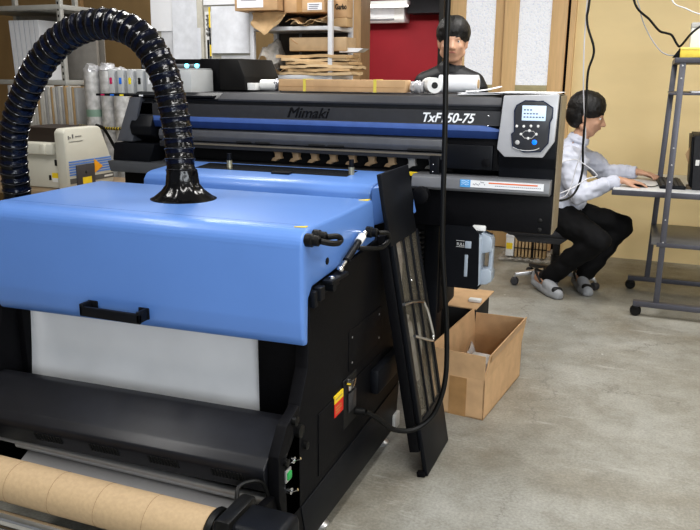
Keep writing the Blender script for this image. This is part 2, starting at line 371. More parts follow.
# side details
obj('access_hatch', MB().box(-0.862, -0.8595, 2.18, 2.50, 0.49, 0.63, 0.001), BLACK, D)
obj('screw', MB().box(-0.8595, -0.858, 2.205, 2.211, 0.60, 0.606).box(-0.8595, -0.858, 2.475, 2.481, 0.60, 0.606).box(-0.8595, -0.858, 2.205, 2.211, 0.51, 0.516).box(-0.8595, -0.858, 2.475, 2.481, 0.51, 0.516), STEEL, D)
obj('side_handle', MB().prism([(2.385, 0.325), (2.385, 0.42), (2.66, 0.42), (2.70, 0.39), (2.66, 0.325), (2.41, 0.322)], 'x', -0.862, -0.825, 0.012), BLACK2, D)
obj('service_plate', MB().box(-0.862, -0.8585, 1.93, 2.50, 0.235, 0.445, 0.001), BLACK, D)
inl = obj('power_inlet', MB().box(-0.862, -0.857, 2.13, 2.245, 0.30, 0.475, 0.001), M('inlet_recess', (0.006, 0.006, 0.006), 0.6), D)
obj('switch', MB().box(-0.857, -0.845, 2.155, 2.215, 0.43, 0.462, 0.004).cyl((-0.85, 2.15, 0.465), (-0.835, 2.15, 0.465), 0.012, 10), CHROME, inl)
obj('socket', MB().box(-0.857, -0.848, 2.16, 2.225, 0.35, 0.42, 0.004), M('grey_socket', (0.06, 0.06, 0.065), 0.3, 0.4), inl)
obj('plug', MB().cyl((-0.857, 2.235, 0.325), (-0.82, 2.24, 0.325), 0.013, 12), RUBBER, inl)
wl = obj('warning_label', MB().box(-0.8615, -0.857, 2.052, 2.126, 0.425, 0.452), YELLOW, D)
obj('red_field', MB().box(-0.8615, -0.857, 2.052, 2.126, 0.378, 0.425), RED, wl)
obj('print', MB().box(-0.857, -0.8566, 2.06, 2.116, 0.436, 0.441).box(-0.857, -0.8566, 2.06, 2.108, 0.408, 0.411).box(-0.857, -0.8566, 2.06, 2.112, 0.398, 0.401).box(-0.857, -0.8566, 2.06, 2.10, 0.388, 0.391), M('label_print', (0.5, 0.35, 0.1), 0.6), wl)
# control switches on the frame's front corner
obj('front_bracket', MB().prism([(1.70, 0.2), (1.665, 0.30), (1.665, 0.43), (1.72, 0.50), (1.80, 0.53), (1.80, 0.2)], 'x', -0.895, -0.862, 0.003), BLACK, D)
for y, z, r_ in ((1.79, 0.455, 0.02), (1.76, 0.50, 0.014), (1.70, 0.40, 0.012), (1.83, 0.39, 0.012)): obj('roller_bearing', MB().lathe([(r_, 0), (r_, 0.012), (r_ * .6, 0.014)], (-0.862, y, z), 'x', 14), RUBBER, D)
cp_ = obj('switch_panel', MB().box(-0.864, -0.857, 1.700, 1.735, 0.333, 0.372, 0.002), STEEL, D)
obj('button', MB().box(-0.858, -0.852, 1.706, 1.729, 0.341, 0.364, 0.002), M('green_button', (0.03, 0.32, 0.08), 0.3, emit=(0.05, 0.6, 0.15), estr=0.06), cp_)
for y, z in ((1.735, 0.392), (1.715, 0.305)): obj('switch', MB().cyl((-0.864, y, z), (-0.848, y, z), 0.010, 12).cyl((-0.848, y, z), (-0.828, y, z + .010), 0.004, 8), CHROME, D)
# film running down under the hood
def film(u, v):
    return (-2.035 + u * 0.99, 1.975 - 0.03 * v * v, 0.86 - v * 0.47)
obj('film_web', MB().grid(film, 10, 8), M('film', (0.80, 0.81, 0.83), 0.45, 0, 0.05, 4, bump=0.08), D)
# black sloped front cover
cov = [(1.86, 0.435), (1.845, 0.458), (1.815, 0.456), (1.680, 0.400), (1.652, 0.380), (1.650, 0.360), (1.668, 0.302), (1.69, 0.296), (1.82, 0.30)]
fc = obj('front_cover', MB().prism(cov, 'x', -2.03, -0.90, 0.006, 3), M('cover_black', (0.013, 0.0135, 0.017), 0.36, 0, 0.12, 30, spec=0.4), D, sharp=0.35)
def _shear(o):
    for v in o.data.vertices: v.co.z += 0.024 * (v.co.x - (-1.45 + 1.45)) / 0.55 * 0.5
_shear(fc)
for gx in (-1.715, -1.50, -1.285, -1.07):
    sl = MB()
    for k in range(10):
        x = gx + k * 0.0108
        sl.hexa([(x, 1.6555, 0.330), (x + .005, 1.6555, 0.330), (x + .006, 1.660, 0.330), (x + .001, 1.660, 0.330), (x - .004, 1.6475, 0.356), (x + .001, 1.6475, 0.356), (x + .002, 1.652, 0.356), (x - .003, 1.652, 0.356)])
    obj('vent_slots', sl, M('slot', (0.002, 0.002, 0.002), 0.8), fc); _shear(fc.children[-1])
obj('guide_roller', MB().lathe([(0.0, 0), (0.017, 0), (0.017, 0.92), (0.0, 0.92)], (-1.84, 1.70, 0.268), 'x', 20), STEEL, D)
obj('roller_shaft', MB().cyl((-2.04, 1.70, 0.268), (-0.88, 1.70, 0.268), 0.007, 10), STEEL, D)
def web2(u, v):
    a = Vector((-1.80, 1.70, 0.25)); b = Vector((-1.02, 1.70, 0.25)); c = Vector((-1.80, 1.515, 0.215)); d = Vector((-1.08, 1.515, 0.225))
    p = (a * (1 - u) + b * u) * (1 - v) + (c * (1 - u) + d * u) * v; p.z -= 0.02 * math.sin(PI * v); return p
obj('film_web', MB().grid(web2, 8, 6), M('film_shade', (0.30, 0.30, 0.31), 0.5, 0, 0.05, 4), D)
# take-up motor and brackets
TZ = -0.012
mo = obj('take_up_motor', MB().box(-0.945, -0.745, 1.435, 1.565, 0.222, 0.352, 0.022, 3), BLACK2, D)
obj('motor_clamp', MB().box(-0.925, -0.880, 1.428, 1.572, 0.215, 0.366, 0.01), RUBBER, mo)
obj('end_plate', MB().lathe([(0, 0), (0.045, 0), (0.045, 0.012), (0.0, 0.012)], (-0.745, 1.50, 0.273), 'x', 20), BLACK2, mo)
obj('chuck', MB().lathe([(0.0, 0), (0.066, 0), (0.07, 0.006), (0.066, 0.02), (0.055, 0.026), (0.0, 0.026)], (-0.972, 1.50, 0.273), 'x', 24), RUBBER, mo)
obj('screw', MB().ball((-0.905, 1.427, 0.30), 0.005, 8).ball((-0.905, 1.427, 0.26), 0.005, 8), CHROME, mo)
obj('motor_arm', MB().prism([(1.46, 0.22), (1.46, 0.30), (1.54, 0.32), (1.76, 0.30), (1.76, 0.16), (1.56, 0.19)], 'x', -0.90, -0.875, 0.004), BLACK, D)
obj('motor_cable', MB().tube(spline([(-0.93, 1.55, 0.318), (-0.95, 1.60, 0.36), (-0.91, 1.65, 0.355), (-0.89, 1.66, 0.29), (-0.89, 1.665, 0.22), (-0.885, 1.69, 0.18)], 6), 0.006, 8), RUBBER, D)
obj('left_arm', MB().prism([(1.44, 0.20), (1.44, 0.30), (1.54, 0.32), (1.76, 0.30), (1.76, 0.14), (1.56, 0.18)], 'x', -2.09, -2.05, 0.004), BLACK, D)
# lower chrome bars at the front
obj('tension_bar', MB().cyl((-2.09, 1.42, 0.205), (-1.0, 1.42, 0.205), 0.020, 20), CHROME, D)
obj('tension_bar', MB().cyl((-2.09, 1.43, 0.150), (-1.0, 1.43, 0.150), 0.016, 20), CHROME, D)
obj('bar_arm', MB().prism([(1.39, 0.12), (1.39, 0.24), (1.46, 0.24), (1.80, 0.20), (1.80, 0.10)], 'x', -1.0, -0.98, 0.003).prism([(1.39, 0.12), (1.39, 0.24), (1.46, 0.24), (1.80, 0.20), (1.80, 0.10)], 'x', -2.11, -2.09, 0.003), BLACK, D)
# levelling feet
for x in (-0.90, -2.05):
    for y in (2.02, 2.64):
        ft = obj('levelling_foot', MB().lathe([(0.032, 0), (0.034, 0.008), (0.014, 0.022), (0.010, 0.03), (0.010, 0.07)], (x, y, 0), 'z', 18), STEEL, D)
        obj('foot_mount', MB().box(x - .03, x + .03, y - .03, y + .03, 0.06, 0.085, 0.003), BLACK, D)
obj('white_block', MB().box(-0.885, -0.845, 2.66, 2.72, 0.055, 0.12, 0.004), WHITE, D)

# ------------------------------------------------------------------ cardboard core on the take-up shaft
tube_m = M('core_board', (0.49, 0.36, 0.22), 0.75, 0, 0.06, 90, bump=0.06)
pt = thing('cardboard_tube', 'long brown cardboard core held across the front of the black dryer', 'tube', (-1.55, 1.50, 0.273))
obj('core', MB().lathe([(0.044, 0.0), (0.050, 0.0), (0.062, 0.0), (0.062, 1.09), (0.050, 1.09)], (-2.06, 1.50, 0.273), 'x', 40), tube_m, pt)
for x in (-1.80, -1.64, -1.48, -1.32, -1.16):
    seam = MB(); seam.tube([(x + 0.006 * math.sin(a * 1), 1.50 + 0.0622 * math.cos(a), 0.273 + 0.0622 * math.sin(a)) for a in [i * 2 * PI / 40 for i in range(40)]], 0.0005, 4, closed=True)
    obj('seam', seam, M('seam', (0.22, 0.13, 0.06), 0.8), pt)

# ------------------------------------------------------------------ exhaust hose, arching from the hood down behind its left end
hs = thing('exhaust_hose', 'glossy black ribbed exhaust hose arching up from the top of the blue hood', 'hose', (-1.47, 2.16, 1.036))
ctrl = [(-1.47, 2.16, 1.06), (-1.478, 2.17, 1.13), (-1.495, 2.19, 1.23), (-1.520, 2.20, 1.35), (-1.565, 2.21, 1.475), (-1.655, 2.22, 1.578), (-1.785, 2.22, 1.618), (-1.92, 2.22, 1.598),
        (-2.035, 2.22, 1.538), (-2.135, 2.22, 1.44), (-2.225, 2.22, 1.30), (-2.268, 2.22, 1.17), (-2.28, 2.23, 1.0), (-2.285, 2.24, 0.7), (-2.29, 2.26, 0.35), (-2.295, 2.28, 0.02)]
cpts = spline(ctrl, 40)
# resample by length
L = [0]
for i in range(1, len(cpts)): L.append(L[-1] + (cpts[i] - cpts[i - 1]).length)
pitch = 0.036; sub = 8; N = int(L[-1] / pitch * sub); pts = []; rad = []; j = 0
rr_ = random.Random(3)
for i in range(N + 1):
    d = L[-1] * i / N
    while j < len(L) - 2 and L[j + 1] < d: j += 1
    t = (d - L[j]) / max(1e-9, L[j + 1] - L[j]); pts.append(cpts[j].lerp(cpts[j + 1], t))
    k = (i % sub) / sub
    base = 0.049 + 0.004 * min(1.0, d / 0.5)
    rad.append(base * (1.0 - 0.055 * abs(math.sin(PI * k)) ** 0.7))
HOSE = M('hose_pvc', (0.004, 0.004, 0.005), 0.13, 0, 0.2, 25, bump=0.35, spec=0.4)
hb = MB().tube(pts, rad, 28)
rj = random.Random(5)
for v in hb.bm.verts: v.co += Vector((rj.uniform(-1, 1), rj.uniform(-1, 1), rj.uniform(-1, 1))) * 0.0016
hb.bm.faces.ensure_lookup_table()
for i, f in enumerate(hb.bm.faces):
    if (i // 28) % sub in (4, 5, 6): f.material_index = 1  # blue bounce off the hood painted in as navy rings
obj('duct', hb, [HOSE, M('hose_blue_bounce', (0.003, 0.005, 0.016), 0.2, 0, 0.2, 25, bump=0.3, spec=0.3)], hs, sharp=1.2)
wire = MB()
for i in range(0, N + 1, sub):
    a = pts[max(0, i - 1)]; b = pts[min(N, i + 1)]; t = (b - a).normalized()
    u = t.cross(Vector((0, 1, 0))).normalized(); vv = t.cross(u)
    wire.tube([pts[i] + (u * math.cos(q) + vv * math.sin(q)) * (rad[i] + 0.0002) + t * 0.004 * math.sin(q * 2) for q in [n * 2 * PI / 24 for n in range(24)]], 0.0019, 6, closed=True)
obj('helix_wire', wire, M('hose_wire', (0.03, 0.03, 0.035), 0.12, 0, 0.1), hs)
fl = MB().lathe([(0.048, 0.10), (0.050, 0.085), (0.054, 0.05), (0.068, 0.03), (0.094, 0.008), (0.108, 0.003), (0.108, 0.0)], (-1.462, 2.155, 1.0365), 'z', 44)
for v in fl.bm.verts:
    p = v.co - Vector((-1.462, 2.155, 0)); q = math.atan2(p.y, p.x); h_ = (v.co.z - 1.0365)
    kf = 1 + 0.05 * math.sin(q * 9) * (1 if 0.004 < h_ < 0.09 else 0); v.co.x = -1.462 + p.x * kf * 1.05; v.co.y = 2.155 + p.y * kf
obj('flange', fl, HOSE, hs, sharp=1.0)

# ------------------------------------------------------------------ conveyor unit between dryer and printer
RU = thing('film_feed_unit', 'blue-covered feed unit with a dark window, between the dryer hood and the printer', 'feed unit', (-1.4, 2.78, 0))
prf = [(2.60, 0.90), (2.595, 0.98), (2.60, 1.025), (2.62, 1.047), (2.65, 1.055), (2.90, 1.072), (2.915, 1.05), (2.915, 0.90)]
cv = obj('cover', MB().prism(prf, 'x', -1.96, -0.945, 0.008, 3), BLUE, RU, sharp=0.45)
# chamfered right end
obj('end_cover', MB().hexa([(-0.945, 2.60, 0.90), (-0.835, 2.68, 0.93), (-0.822, 2.80, 0.93), (-0.945, 2.91, 0.90), (-0.945, 2.61, 1.048), (-0.91, 2.66, 1.045), (-0.835, 2.78, 1.015), (-0.945, 2.90, 1.071)], 0.008), BLUE, RU)
obj('front_panel', MB().box(-1.52, -0.99, 2.588, 2.598, 0.91, 0.975, 0.003), BLUE, cv)
obj('window', MB().hexa([(-1.80, 2.75, 1.062), (-1.10, 2.75, 1.062), (-1.10, 2.87, 1.070), (-1.80, 2.87, 1.070), (-1.80, 2.75, 1.0635), (-1.10, 2.75, 1.0635), (-1.10, 2.87, 1.0715), (-1.80, 2.87, 1.0715)]), M('smoked_glass', (0.02, 0.022, 0.025), 0.12, 0, 0.1), cv)
obj('latch', MB().hexa([(-1.42, 2.72, 1.060), (-1.34, 2.72, 1.060), (-1.34, 2.755, 1.0625), (-1.42, 2.755, 1.0625), (-1.42, 2.72, 1.067), (-1.34, 2.72, 1.067), (-1.34, 2.755, 1.069), (-1.42, 2.755, 1.069)]), RUBBER, cv)
for x in (-1.66, -1.10):
    pn = obj('knob', MB().cyl((x, 2.80, 1.064), (x, 2.80, 1.095), 0.012, 14), M('brass_knob', (0.45, 0.42, 0.3), 0.3, 0.6), RU)
    obj('stem', MB().cyl((x, 2.80, 1.095), (x, 2.80, 1.125), 0.010, 12), BLACK2, pn)
obj('stand', MB().box(-1.93, -0.98, 2.68, 2.88, 0.10, 0.90, 0.004), BLACK, RU)
obj('foot', MB().box(-1.93, -1.83, 2.68, 2.88, 0, 0.10, 0.01), BLACK, RU); obj('foot', MB().box(-1.08, -0.98, 2.68, 2.88, 0, 0.10, 0.01), BLACK, RU)

# ------------------------------------------------------------------ leaning panel
LPp = thing('slotted_cover_panel', 'tall black cover panel with clear slots leaning against the side of the dryer', 'panel', (-0.66, 2.62, 0))
# built in its own plane: u along Y, w up the panel; then tilted towards -X
tilt = math.atan2(0.20, 1.12); Lw = 1.135
m4 = Matrix.Translation((-0.655, 2.45, 0.004)) @ Matrix.Rotation(-tilt, 4, 'Y')
def lp(mb): return mb.xf(m4)
W_ = 0.31
outer = [(0.0, 0.0), (W_, 0.0), (W_ , 0.10), (W_ - 0.015, 0.98), (W_ , 1.0), (W_ , 1.10), (W_ - 0.02, Lw + .01), (0.0, Lw), (-0.015, Lw - .03), (-0.015, 0.96), (-0.15, 0.93), (-0.15, 0.10), (0.0, 0.10)]
def strip(y0, y1, z0, z1, x0=-0.006, x1=0.006, bev=0.002): return MB().box(x0, x1, y0, y1, z0, z1, bev)
fr = MB()
fr.box(-0.008, 0.008, 0.0, W_, 0.0, 0.21, 0.002)              # foot plate
fr.prism([(-0.02, 0.88), (W_ - 0.025, 0.88), (W_ - 0.03, 0.96), (W_ - 0.005, 1.0), (W_ - 0.012, Lw), (-0.02, Lw)], 'x', -0.008, 0.008, 0.002)             # head plate
for a, b in ((0.0, 0.034), (0.118, 0.132), (0.205, 0.219), (0.288, W_)): fr.box(-0.008, 0.008, a, b, 0.205, 0.885, 0.002)
obj('frame', lp(fr), BLACK2, LPp)
obj('side_flange', lp(MB().box(-0.045, -0.0085, -0.012, 0.006, 0.10, 0.92, 0.002)), BLACK, LPp)
obj('foot_tab', lp(MB().box(-0.03, 0.0, -0.012, 0.012, 0.0, 0.02, 0.002)), BLACK, LPp)
CL = M('clear_acrylic', (0.24, 0.215, 0.17), 0.1, 0, 0.2, 3, trans=0.2, alpha=0.36)
for a, b in ((0.034, 0.118), (0.132, 0.205), (0.219, 0.288)): obj('slot_window', lp(strip(a, b, 0.21, 0.88, -0.002, 0.002, 0)), CL, LPp)
hd = [(0.008, 0.16, 0.50), (0.05, 0.16, 0.50), (0.055, 0.16, 0.49), (0.055, 0.16, 0.365), (0.05, 0.16, 0.355), (0.008, 0.16, 0.355)]
hw = [(0.02, -0.02, 0.67), (0.022, 0.08, 0.652), (0.022, 0.19, 0.622), (0.022, 0.215, 0.60), (0.022, 0.24, 0.56), (0.022, 0.262, 0.475), (0.022, 0.255, 0.455), (0.022, 0.225, 0.455), (0.02, 0.05, 0.53)]
obj('wire_handle', lp(MB().tube(spline(hw, 5), 0.006, 10)), CHROME, LPp)
obj('screw', lp(MB().ball((0.009, 0.135, 0.72), 0.005, 8)), CHROME, LPp)

# ------------------------------------------------------------------ power cable hanging from the ceiling into the dryer's inlet
cab = [(-0.64, 2.45, 2.99), (-0.638, 2.45, 2.3), (-0.638, 2.45, 1.69), (-0.637, 2.45, 1.50), (-0.632, 2.45, 1.28), (-0.628, 2.45, 0.98), (-0.622, 2.45, 0.84), (-0.598, 2.45, 0.586), (-0.594, 2.44, 0.40), (-0.625, 2.42, 0.276), (-0.684, 2.38, 0.222), (-0.745, 2.33, 0.232), (-0.79, 2.28, 0.29), (-0.822, 2.245, 0.325)]
rb = obj('power_cable', MB().tube(spline(cab, 10), 0.0092, 12), RUBBER)
tag(rb, 'thick black power cable hanging from the ceiling and curving into the dryer side', 'cable')
# ------------------------------------------------------------------ wide inkjet printer
P = thing('inkjet_printer', 'wide black and blue large-format inkjet printer behind the dryer', 'printer', (-1.35, 3.3, 0))
PX0, PX1 = -2.30, -0.330
yf = 3.0
body = obj('upper_body', MB().prism([(3.02, 1.335), (3.06, 1.368), (3.68, 1.375), (3.74, 1.33), (3.74, 1.10), (3.30, 1.10), (3.04, 1.225)], 'x', PX0, PX1 - 0.21, 0.004), DKGREY, P)
obj('top_bevel', MB().prism([(3.0, 1.335), (3.0, 1.343), (3.05, 1.369), (3.075, 1.369), (3.075, 1.335)], 'x', -1.83, PX1 - .2, 0.002), M('bevel_grey', (0.05, 0.052, 0.06), 0.6, spec=0.2), P)
obj('top_bevel', MB().prism([(3.0, 1.335), (3.0, 1.343), (3.05, 1.369), (3.075, 1.369), (3.075, 1.335)], 'x', PX0, -1.83, 0.002), BLACK2, P)  # left stretch coloured black to paint in the ink housing's shadow
fa = obj('fascia', MB().prism([(3.0, 1.318), (3.0, 1.265), (2.998, 1.262), (3.04, 1.262), (3.04, 1.325)], 'x', PX0, PX1 - .21, 0.001), DKGREY, P)
DB = M('navy_band', (0.020, 0.045, 0.145), 0.45, spec=0.2); LB = M('mid_blue_band', (0.075, 0.14, 0.37), 0.4)
obj('light_blue_band', MB().prism([(2.996, 1.240), (3.0, 1.265), (3.03, 1.265), (3.03, 1.240)], 'x', -2.24, PX1 - .30, 0.001).hexa([(PX1 - .30, 2.996, 1.240), (PX1 - .215, 2.996, 1.240), (PX1 - .215, 3.03, 1.240), (PX1 - .30, 3.03, 1.240), (PX1 - .30, 3.0, 1.265), (PX1 - .215, 3.0, 1.246), (PX1 - .215, 3.03, 1.246), (PX1 - .30, 3.03, 1.265)]), LB, fa)
obj('navy_blue_band', MB().prism([(3.005, 1.210), (2.996, 1.240), (3.04, 1.240), (3.04, 1.210)], 'x', -2.24, PX1 - .215, 0.001), DB, fa)
LOGO = M('embossed_logo', (0.006, 0.006, 0.007), 0.25, 0.0)
text('logo_lettering', 'Mimaki', 0.062, LOGO, fa, (-1.485, 2.9985, 1.272), shear=0.35, depth=0.002, width=0.20)
text('logo_lettering', 'Mimaki', 0.062, LOGO, fa, (-1.4835, 2.9984, 1.2728), shear=0.35, depth=0.002, width=0.20)
text('model_lettering', 'TxF150-75', 0.052, M('white_print', (0.85, 0.86, 0.88), 0.5), fa, (-0.875, 2.9985, 1.271), shear=0.3, depth=0.0012, width=0.215, bold=0.0012)
# curved black front opening
obj('left_hood', MB().prism([(3.0, 1.325), (3.0, 1.262), (2.97, 1.21), (2.98, 1.17), (3.1, 1.12), (3.2, 1.12), (3.2, 1.325)], 'x', PX0, -2.18, 0.006), BLACK2, P)
obj('front_cover_rail', MB().prism([(3.03, 1.210), (3.005, 1.198), (3.0, 1.172), (3.01, 1.150), (3.04, 1.148), (3.06, 1.21)], 'x', -2.16, PX1 - .44, 0.003), M('rail_grey', (0.10, 0.103, 0.115), 0.35), P)
for x in (-1.74, -1.645, -1.38, -1.29, -0.93, -0.855): obj('rail_slot', MB().box(x, x + 0.075, 2.998, 3.004, 1.152, 1.158), INK, P)
obj('platen_rail', MB().box(-2.16, PX1 - .44, 3.005, 3.06, 1.118, 1.146, 0.003), DKGREY, P)
obj('rail_strip', MB().box(-2.1, PX1 - .45, 3.001, 3.006, 1.134, 1.142), M('strip_bronze', (0.16, 0.14, 0.11), 0.4), P)
obj('interior', MB().box(-2.16, PX1 - .44, 3.14, 3.60, 0.98, 1.12), M('interior_black', (0.006, 0.006, 0.007), 0.6), P)
LV = M('lever_bronze', (0.66, 0.46, 0.27), 0.45)
for i in range(9):
    x = -1.60 + i * 0.0915
    hook = [(x, 1.112), (x + .036, 1.112), (x + .034, 1.09), (x + .040, 1.078), (x + .022, 1.075), (x + .012, 1.066), (x - .012, 1.068), (x - .004, 1.08), (x + .008, 1.086), (x + .006, 1.10)]
    obj('pinch_lever', MB().prism(hook, 'y', 3.09, 3.12, 0.001), LV if i < 7 else M('lever_pale', (0.6, 0.58, 0.55), 0.5), P)
obj('platen', MB().prism([(3.02, 1.04), (3.02, 1.055), (3.3, 1.062), (3.3, 0.98), (3.08, 0.98)], 'x', -2.16, PX1 - .44, 0.003), DKGREY, P)
# right side housing
obj('right_housing', MB().box(-0.79, -0.55, 3.02, 3.66, 1.081, 1.22, 0.004), BLACK, P)
obj('inner_box', MB().box(-0.775, -0.575, 3.0, 3.04, 1.085, 1.185, 0.006), BLACK2, P)
obj('round_cap', MB().lathe([(0.017, 0), (0.017, -0.006), (0.010, -0.008)], (-0.60, 3.0, 1.115), 'y', 18), BLACK, P)
obj('latch', MB().box(-0.83, -0.79, 2.99, 3.05, 1.05, 1.135, 0.003), BLACK2, P)
obj('screw', MB().ball((-0.815, 2.989, 1.10), 0.004, 8).ball((-0.815, 2.989, 1.07), 0.004, 8).ball((-0.60, 2.999, 1.30), 0.004, 8).ball((-0.60, 2.999, 1.262), 0.004, 8), CHROME, P)
# control tower on the right
tower = obj('control_tower', MB().prism([(3.0, 1.385), (2.995, 1.14), (3.02, 1.10), (3.02, 0.99), (3.19, 0.99), (3.19, 1.385)], 'x', -0.553, PX1, 0.006), BLACK2, P)
SIL = M('silver_grey', (0.50, 0.505, 0.53), 0.35, 0.1, 0.04)
fr = [(-0.540, 1.380), (-0.332, 1.388), (-0.338, 1.21), (-0.378, 1.148), (-0.525, 1.145), (-0.556, 1.175)]
obj('silver_surround', MB().prism(fr, 'y', 2.975, 2.999, 0.004), SIL, tower)
pan = [(-0.462, 1.362), (-0.395, 1.362), (-0.357, 1.338), (-0.357, 1.30), (-0.364, 1.285), (-0.366, 1.205), (-0.392, 1.172), (-0.455, 1.168), (-0.500, 1.19), (-0.506, 1.235), (-0.496, 1.245), (-0.500, 1.325), (-0.492, 1.345)]
cpn = obj('control_panel', MB().prism([(x + 0.006, z) for x, z in pan], 'y', 2.966, 2.976, 0.003), M('panel_dark', (0.045, 0.047, 0.055), 0.35), P)
obj('panel_edge', MB().tube([(x + 0.006, 2.967, z) for x, z in pan], 0.0022, 6, closed=True), M('edge_blue', (0.02, 0.03, 0.07), 0.2), cpn)
PDX = 0.014
def _pm(): return Matrix.Translation((PDX, 0, 0))
scr = obj('screen', MB().box(-0.479, -0.389, 2.9635, 2.968, 1.288, 1.345, 0.002), M('lcd', (0.45, 0.55, 0.65), 0.3, emit=(0.6, 0.75, 0.9), estr=0.55), cpn)
tx = MB()
for z, n in ((1.326, 3), (1.312, 5), (1.299, 7)):
    for k in range(n): tx.box(-0.472 + k * 0.0115, -0.4645 + k * 0.0115, 2.963, 2.9636, z, z + 0.005)
obj('screen_text', tx, M('lcd_text', (0.12, 0.16, 0.25), 0.5), scr)
bt = MB()
for x, z in ((-0.496, 1.266), (-0.469, 1.266), (-0.442, 1.268), (-0.415, 1.268), (-0.447, 1.250), (-0.478, 1.236), (-0.420, 1.238), (-0.450, 1.221)): bt.ball((x, 2.966, z), (0.0055, 0.002, 0.0055), 10)
obj('buttons', bt, WHITE, cpn)
obj('start_button', MB().ball((-0.425, 2.966, 1.207), (0.010, 0.003, 0.010), 12), M('blue_light', (0.01, 0.12, 0.8), 0.3, emit=(0.0, 0.22, 1.0), estr=1.0), cpn)
obj('cancel_button', MB().ball((-0.490, 2.966, 1.204), (0.009, 0.003, 0.009), 12), M('grey_button', (0.5, 0.5, 0.5), 0.4), cpn)
obj('swoosh', MB().tube(spline([(-0.505, 2.966, 1.185), (-0.48, 2.966, 1.176), (-0.45, 2.966, 1.174), (-0.42, 2.966, 1.178), (-0.405, 2.966, 1.186)], 5), 0.0014, 6).tube([(-0.478, 2.966, 1.236), (-0.462, 2.966, 1.249), (-0.432, 2.966, 1.249), (-0.42, 2.966, 1.238), (-0.436, 2.966, 1.222), (-0.464, 2.966, 1.222)], 0.001, 6, closed=True), WHITE, cpn)
for o_ in [scr] + [c for c in cpn.children if c.name.split('.')[0] in ('buttons', 'start_button', 'cancel_button', 'swoosh')] + list(scr.children):
    o_.data.transform(_pm())
obj('side_plate', MB().box(PX1, PX1 + 0.005, 3.015, 3.19, 0.842, 1.380), M('bare_metal_side', (0.30, 0.25, 0.18), 0.4, 0.3, 0.1), P)
# tray lip with labels
lip = obj('tray_lip', MB().prism([(2.955, 1.052), (2.95, 1.012), (2.965, 1.0), (3.1, 1.0), (3.1, 1.06), (2.97, 1.06)], 'x', -0.895, PX1 - .01, 0.003), M('lip_grey', (0.20, 0.205, 0.22), 0.4), P)
lb = obj('warning_strip', MB().box(-0.655, -0.362, 2.948, 2.9525, 1.022, 1.05), PAPER, lip)
obj('blue_logo_sticker', MB().box(-0.69, -0.648, 2.9475, 2.9525, 1.021, 1.051), M('sticker_blue', (0.1, 0.36, 0.72), 0.5), lip)
obj('red_print', MB().box(-0.575, -0.385, 2.9472, 2.9482, 1.040, 1.0445), M('orange_print', (0.75, 0.15, 0.03), 0.6), lb)
tb = MB()
rq = random.Random(4)
for k in range(10):
    x = -0.638 + k * 0.005; z = 1.030 + rq.uniform(0, 0.014); tb.box(x, x + 0.004, 2.9473, 2.9482, z, z + 0.003)
for k in range(24): tb.box(-0.55 + k * 0.0075, -0.5445 + k * 0.0075, 2.9473, 2.9482, 1.031, 1.033)
obj('small_print', tb, M('grey_print', (0.2, 0.2, 0.25), 0.6), lb)
sw = MB()
for k in range(3): sw.tube(spline([(-0.685, 2.947, 1.030 + k * .007), (-0.675, 2.947, 1.034 + k * .007), (-0.665, 2.947, 1.030 + k * .007), (-0.654, 2.947, 1.034 + k * .007)], 4), 0.0012, 5)
obj('sticker_swirl', sw, M('pale_blue', (0.6, 0.78, 0.95), 0.5), lip)
lw = obj('lower_body', MB().prism([(3.0, 1.0), (2.995, 0.845), (3.02, 0.838), (3.19, 0.838), (3.19, 1.0)], 'x', -0.895, PX1, 0.005), BLACK, P)
obj('lower_rear_body', MB().box(-0.895, -0.56, 3.19, 3.68, 0.86, 1.08, 0.004), BLACK, P)
obj('rear_bracket', MB().box(-0.56, -0.43, 3.50, 3.54, 0.86, 0.885, 0.003), BLACK, P)
obj('body_screw', MB().ball((-0.372, 2.995, 0.90), (0.009, 0.004, 0.009), 12).ball((-0.372, 2.995, 0.862), (0.009, 0.004, 0.009), 12), INK, lw)
obj('yellow_label', MB().box(-0.925, -0.888, 3.012, 3.018, 1.045, 1.062), YELLOW, P)
obj('round_knob', MB().lathe([(0.02, 0), (0.034, -0.01), (0.036, -0.05), (0.025, -0.055)], (-0.845, 2.96, 0.98), 'y', 20), BLACK, P)
# left end
obj('left_cover', MB().prism([(-2.30, 1.345), (-2.385, 1.15), (-2.395, 1.135), (-2.30, 1.135), (-2.235, 1.345)], 'y', 2.985, 3.55, 0.006), M('end_grey', (0.09, 0.095, 0.11), 0.35), P)
obj('left_lower_cover', MB().prism([(-2.395, 1.13), (-2.41, 1.045), (-2.20, 1.04), (-2.16, 1.13)], 'y', 2.97, 3.6, 0.005), BLACK2, P)
obj('left_tray', MB().prism([(-2.41, 1.045), (-2.395, 0.995), (-1.90, 0.995), (-1.90, 1.045)], 'y', 2.93, 3.5, 0.004), M('tray_grey', (0.085, 0.09, 0.10), 0.35), P)
obj('left_body', MB().box(-2.37, -1.96, 3.0, 3.6, 0.84, 0.995, 0.005), BLACK, P)
obj('undercarriage', MB().box(-1.96, -0.895, 3.12, 3.62, 0.86, 1.0, 0.004), BLACK, P)
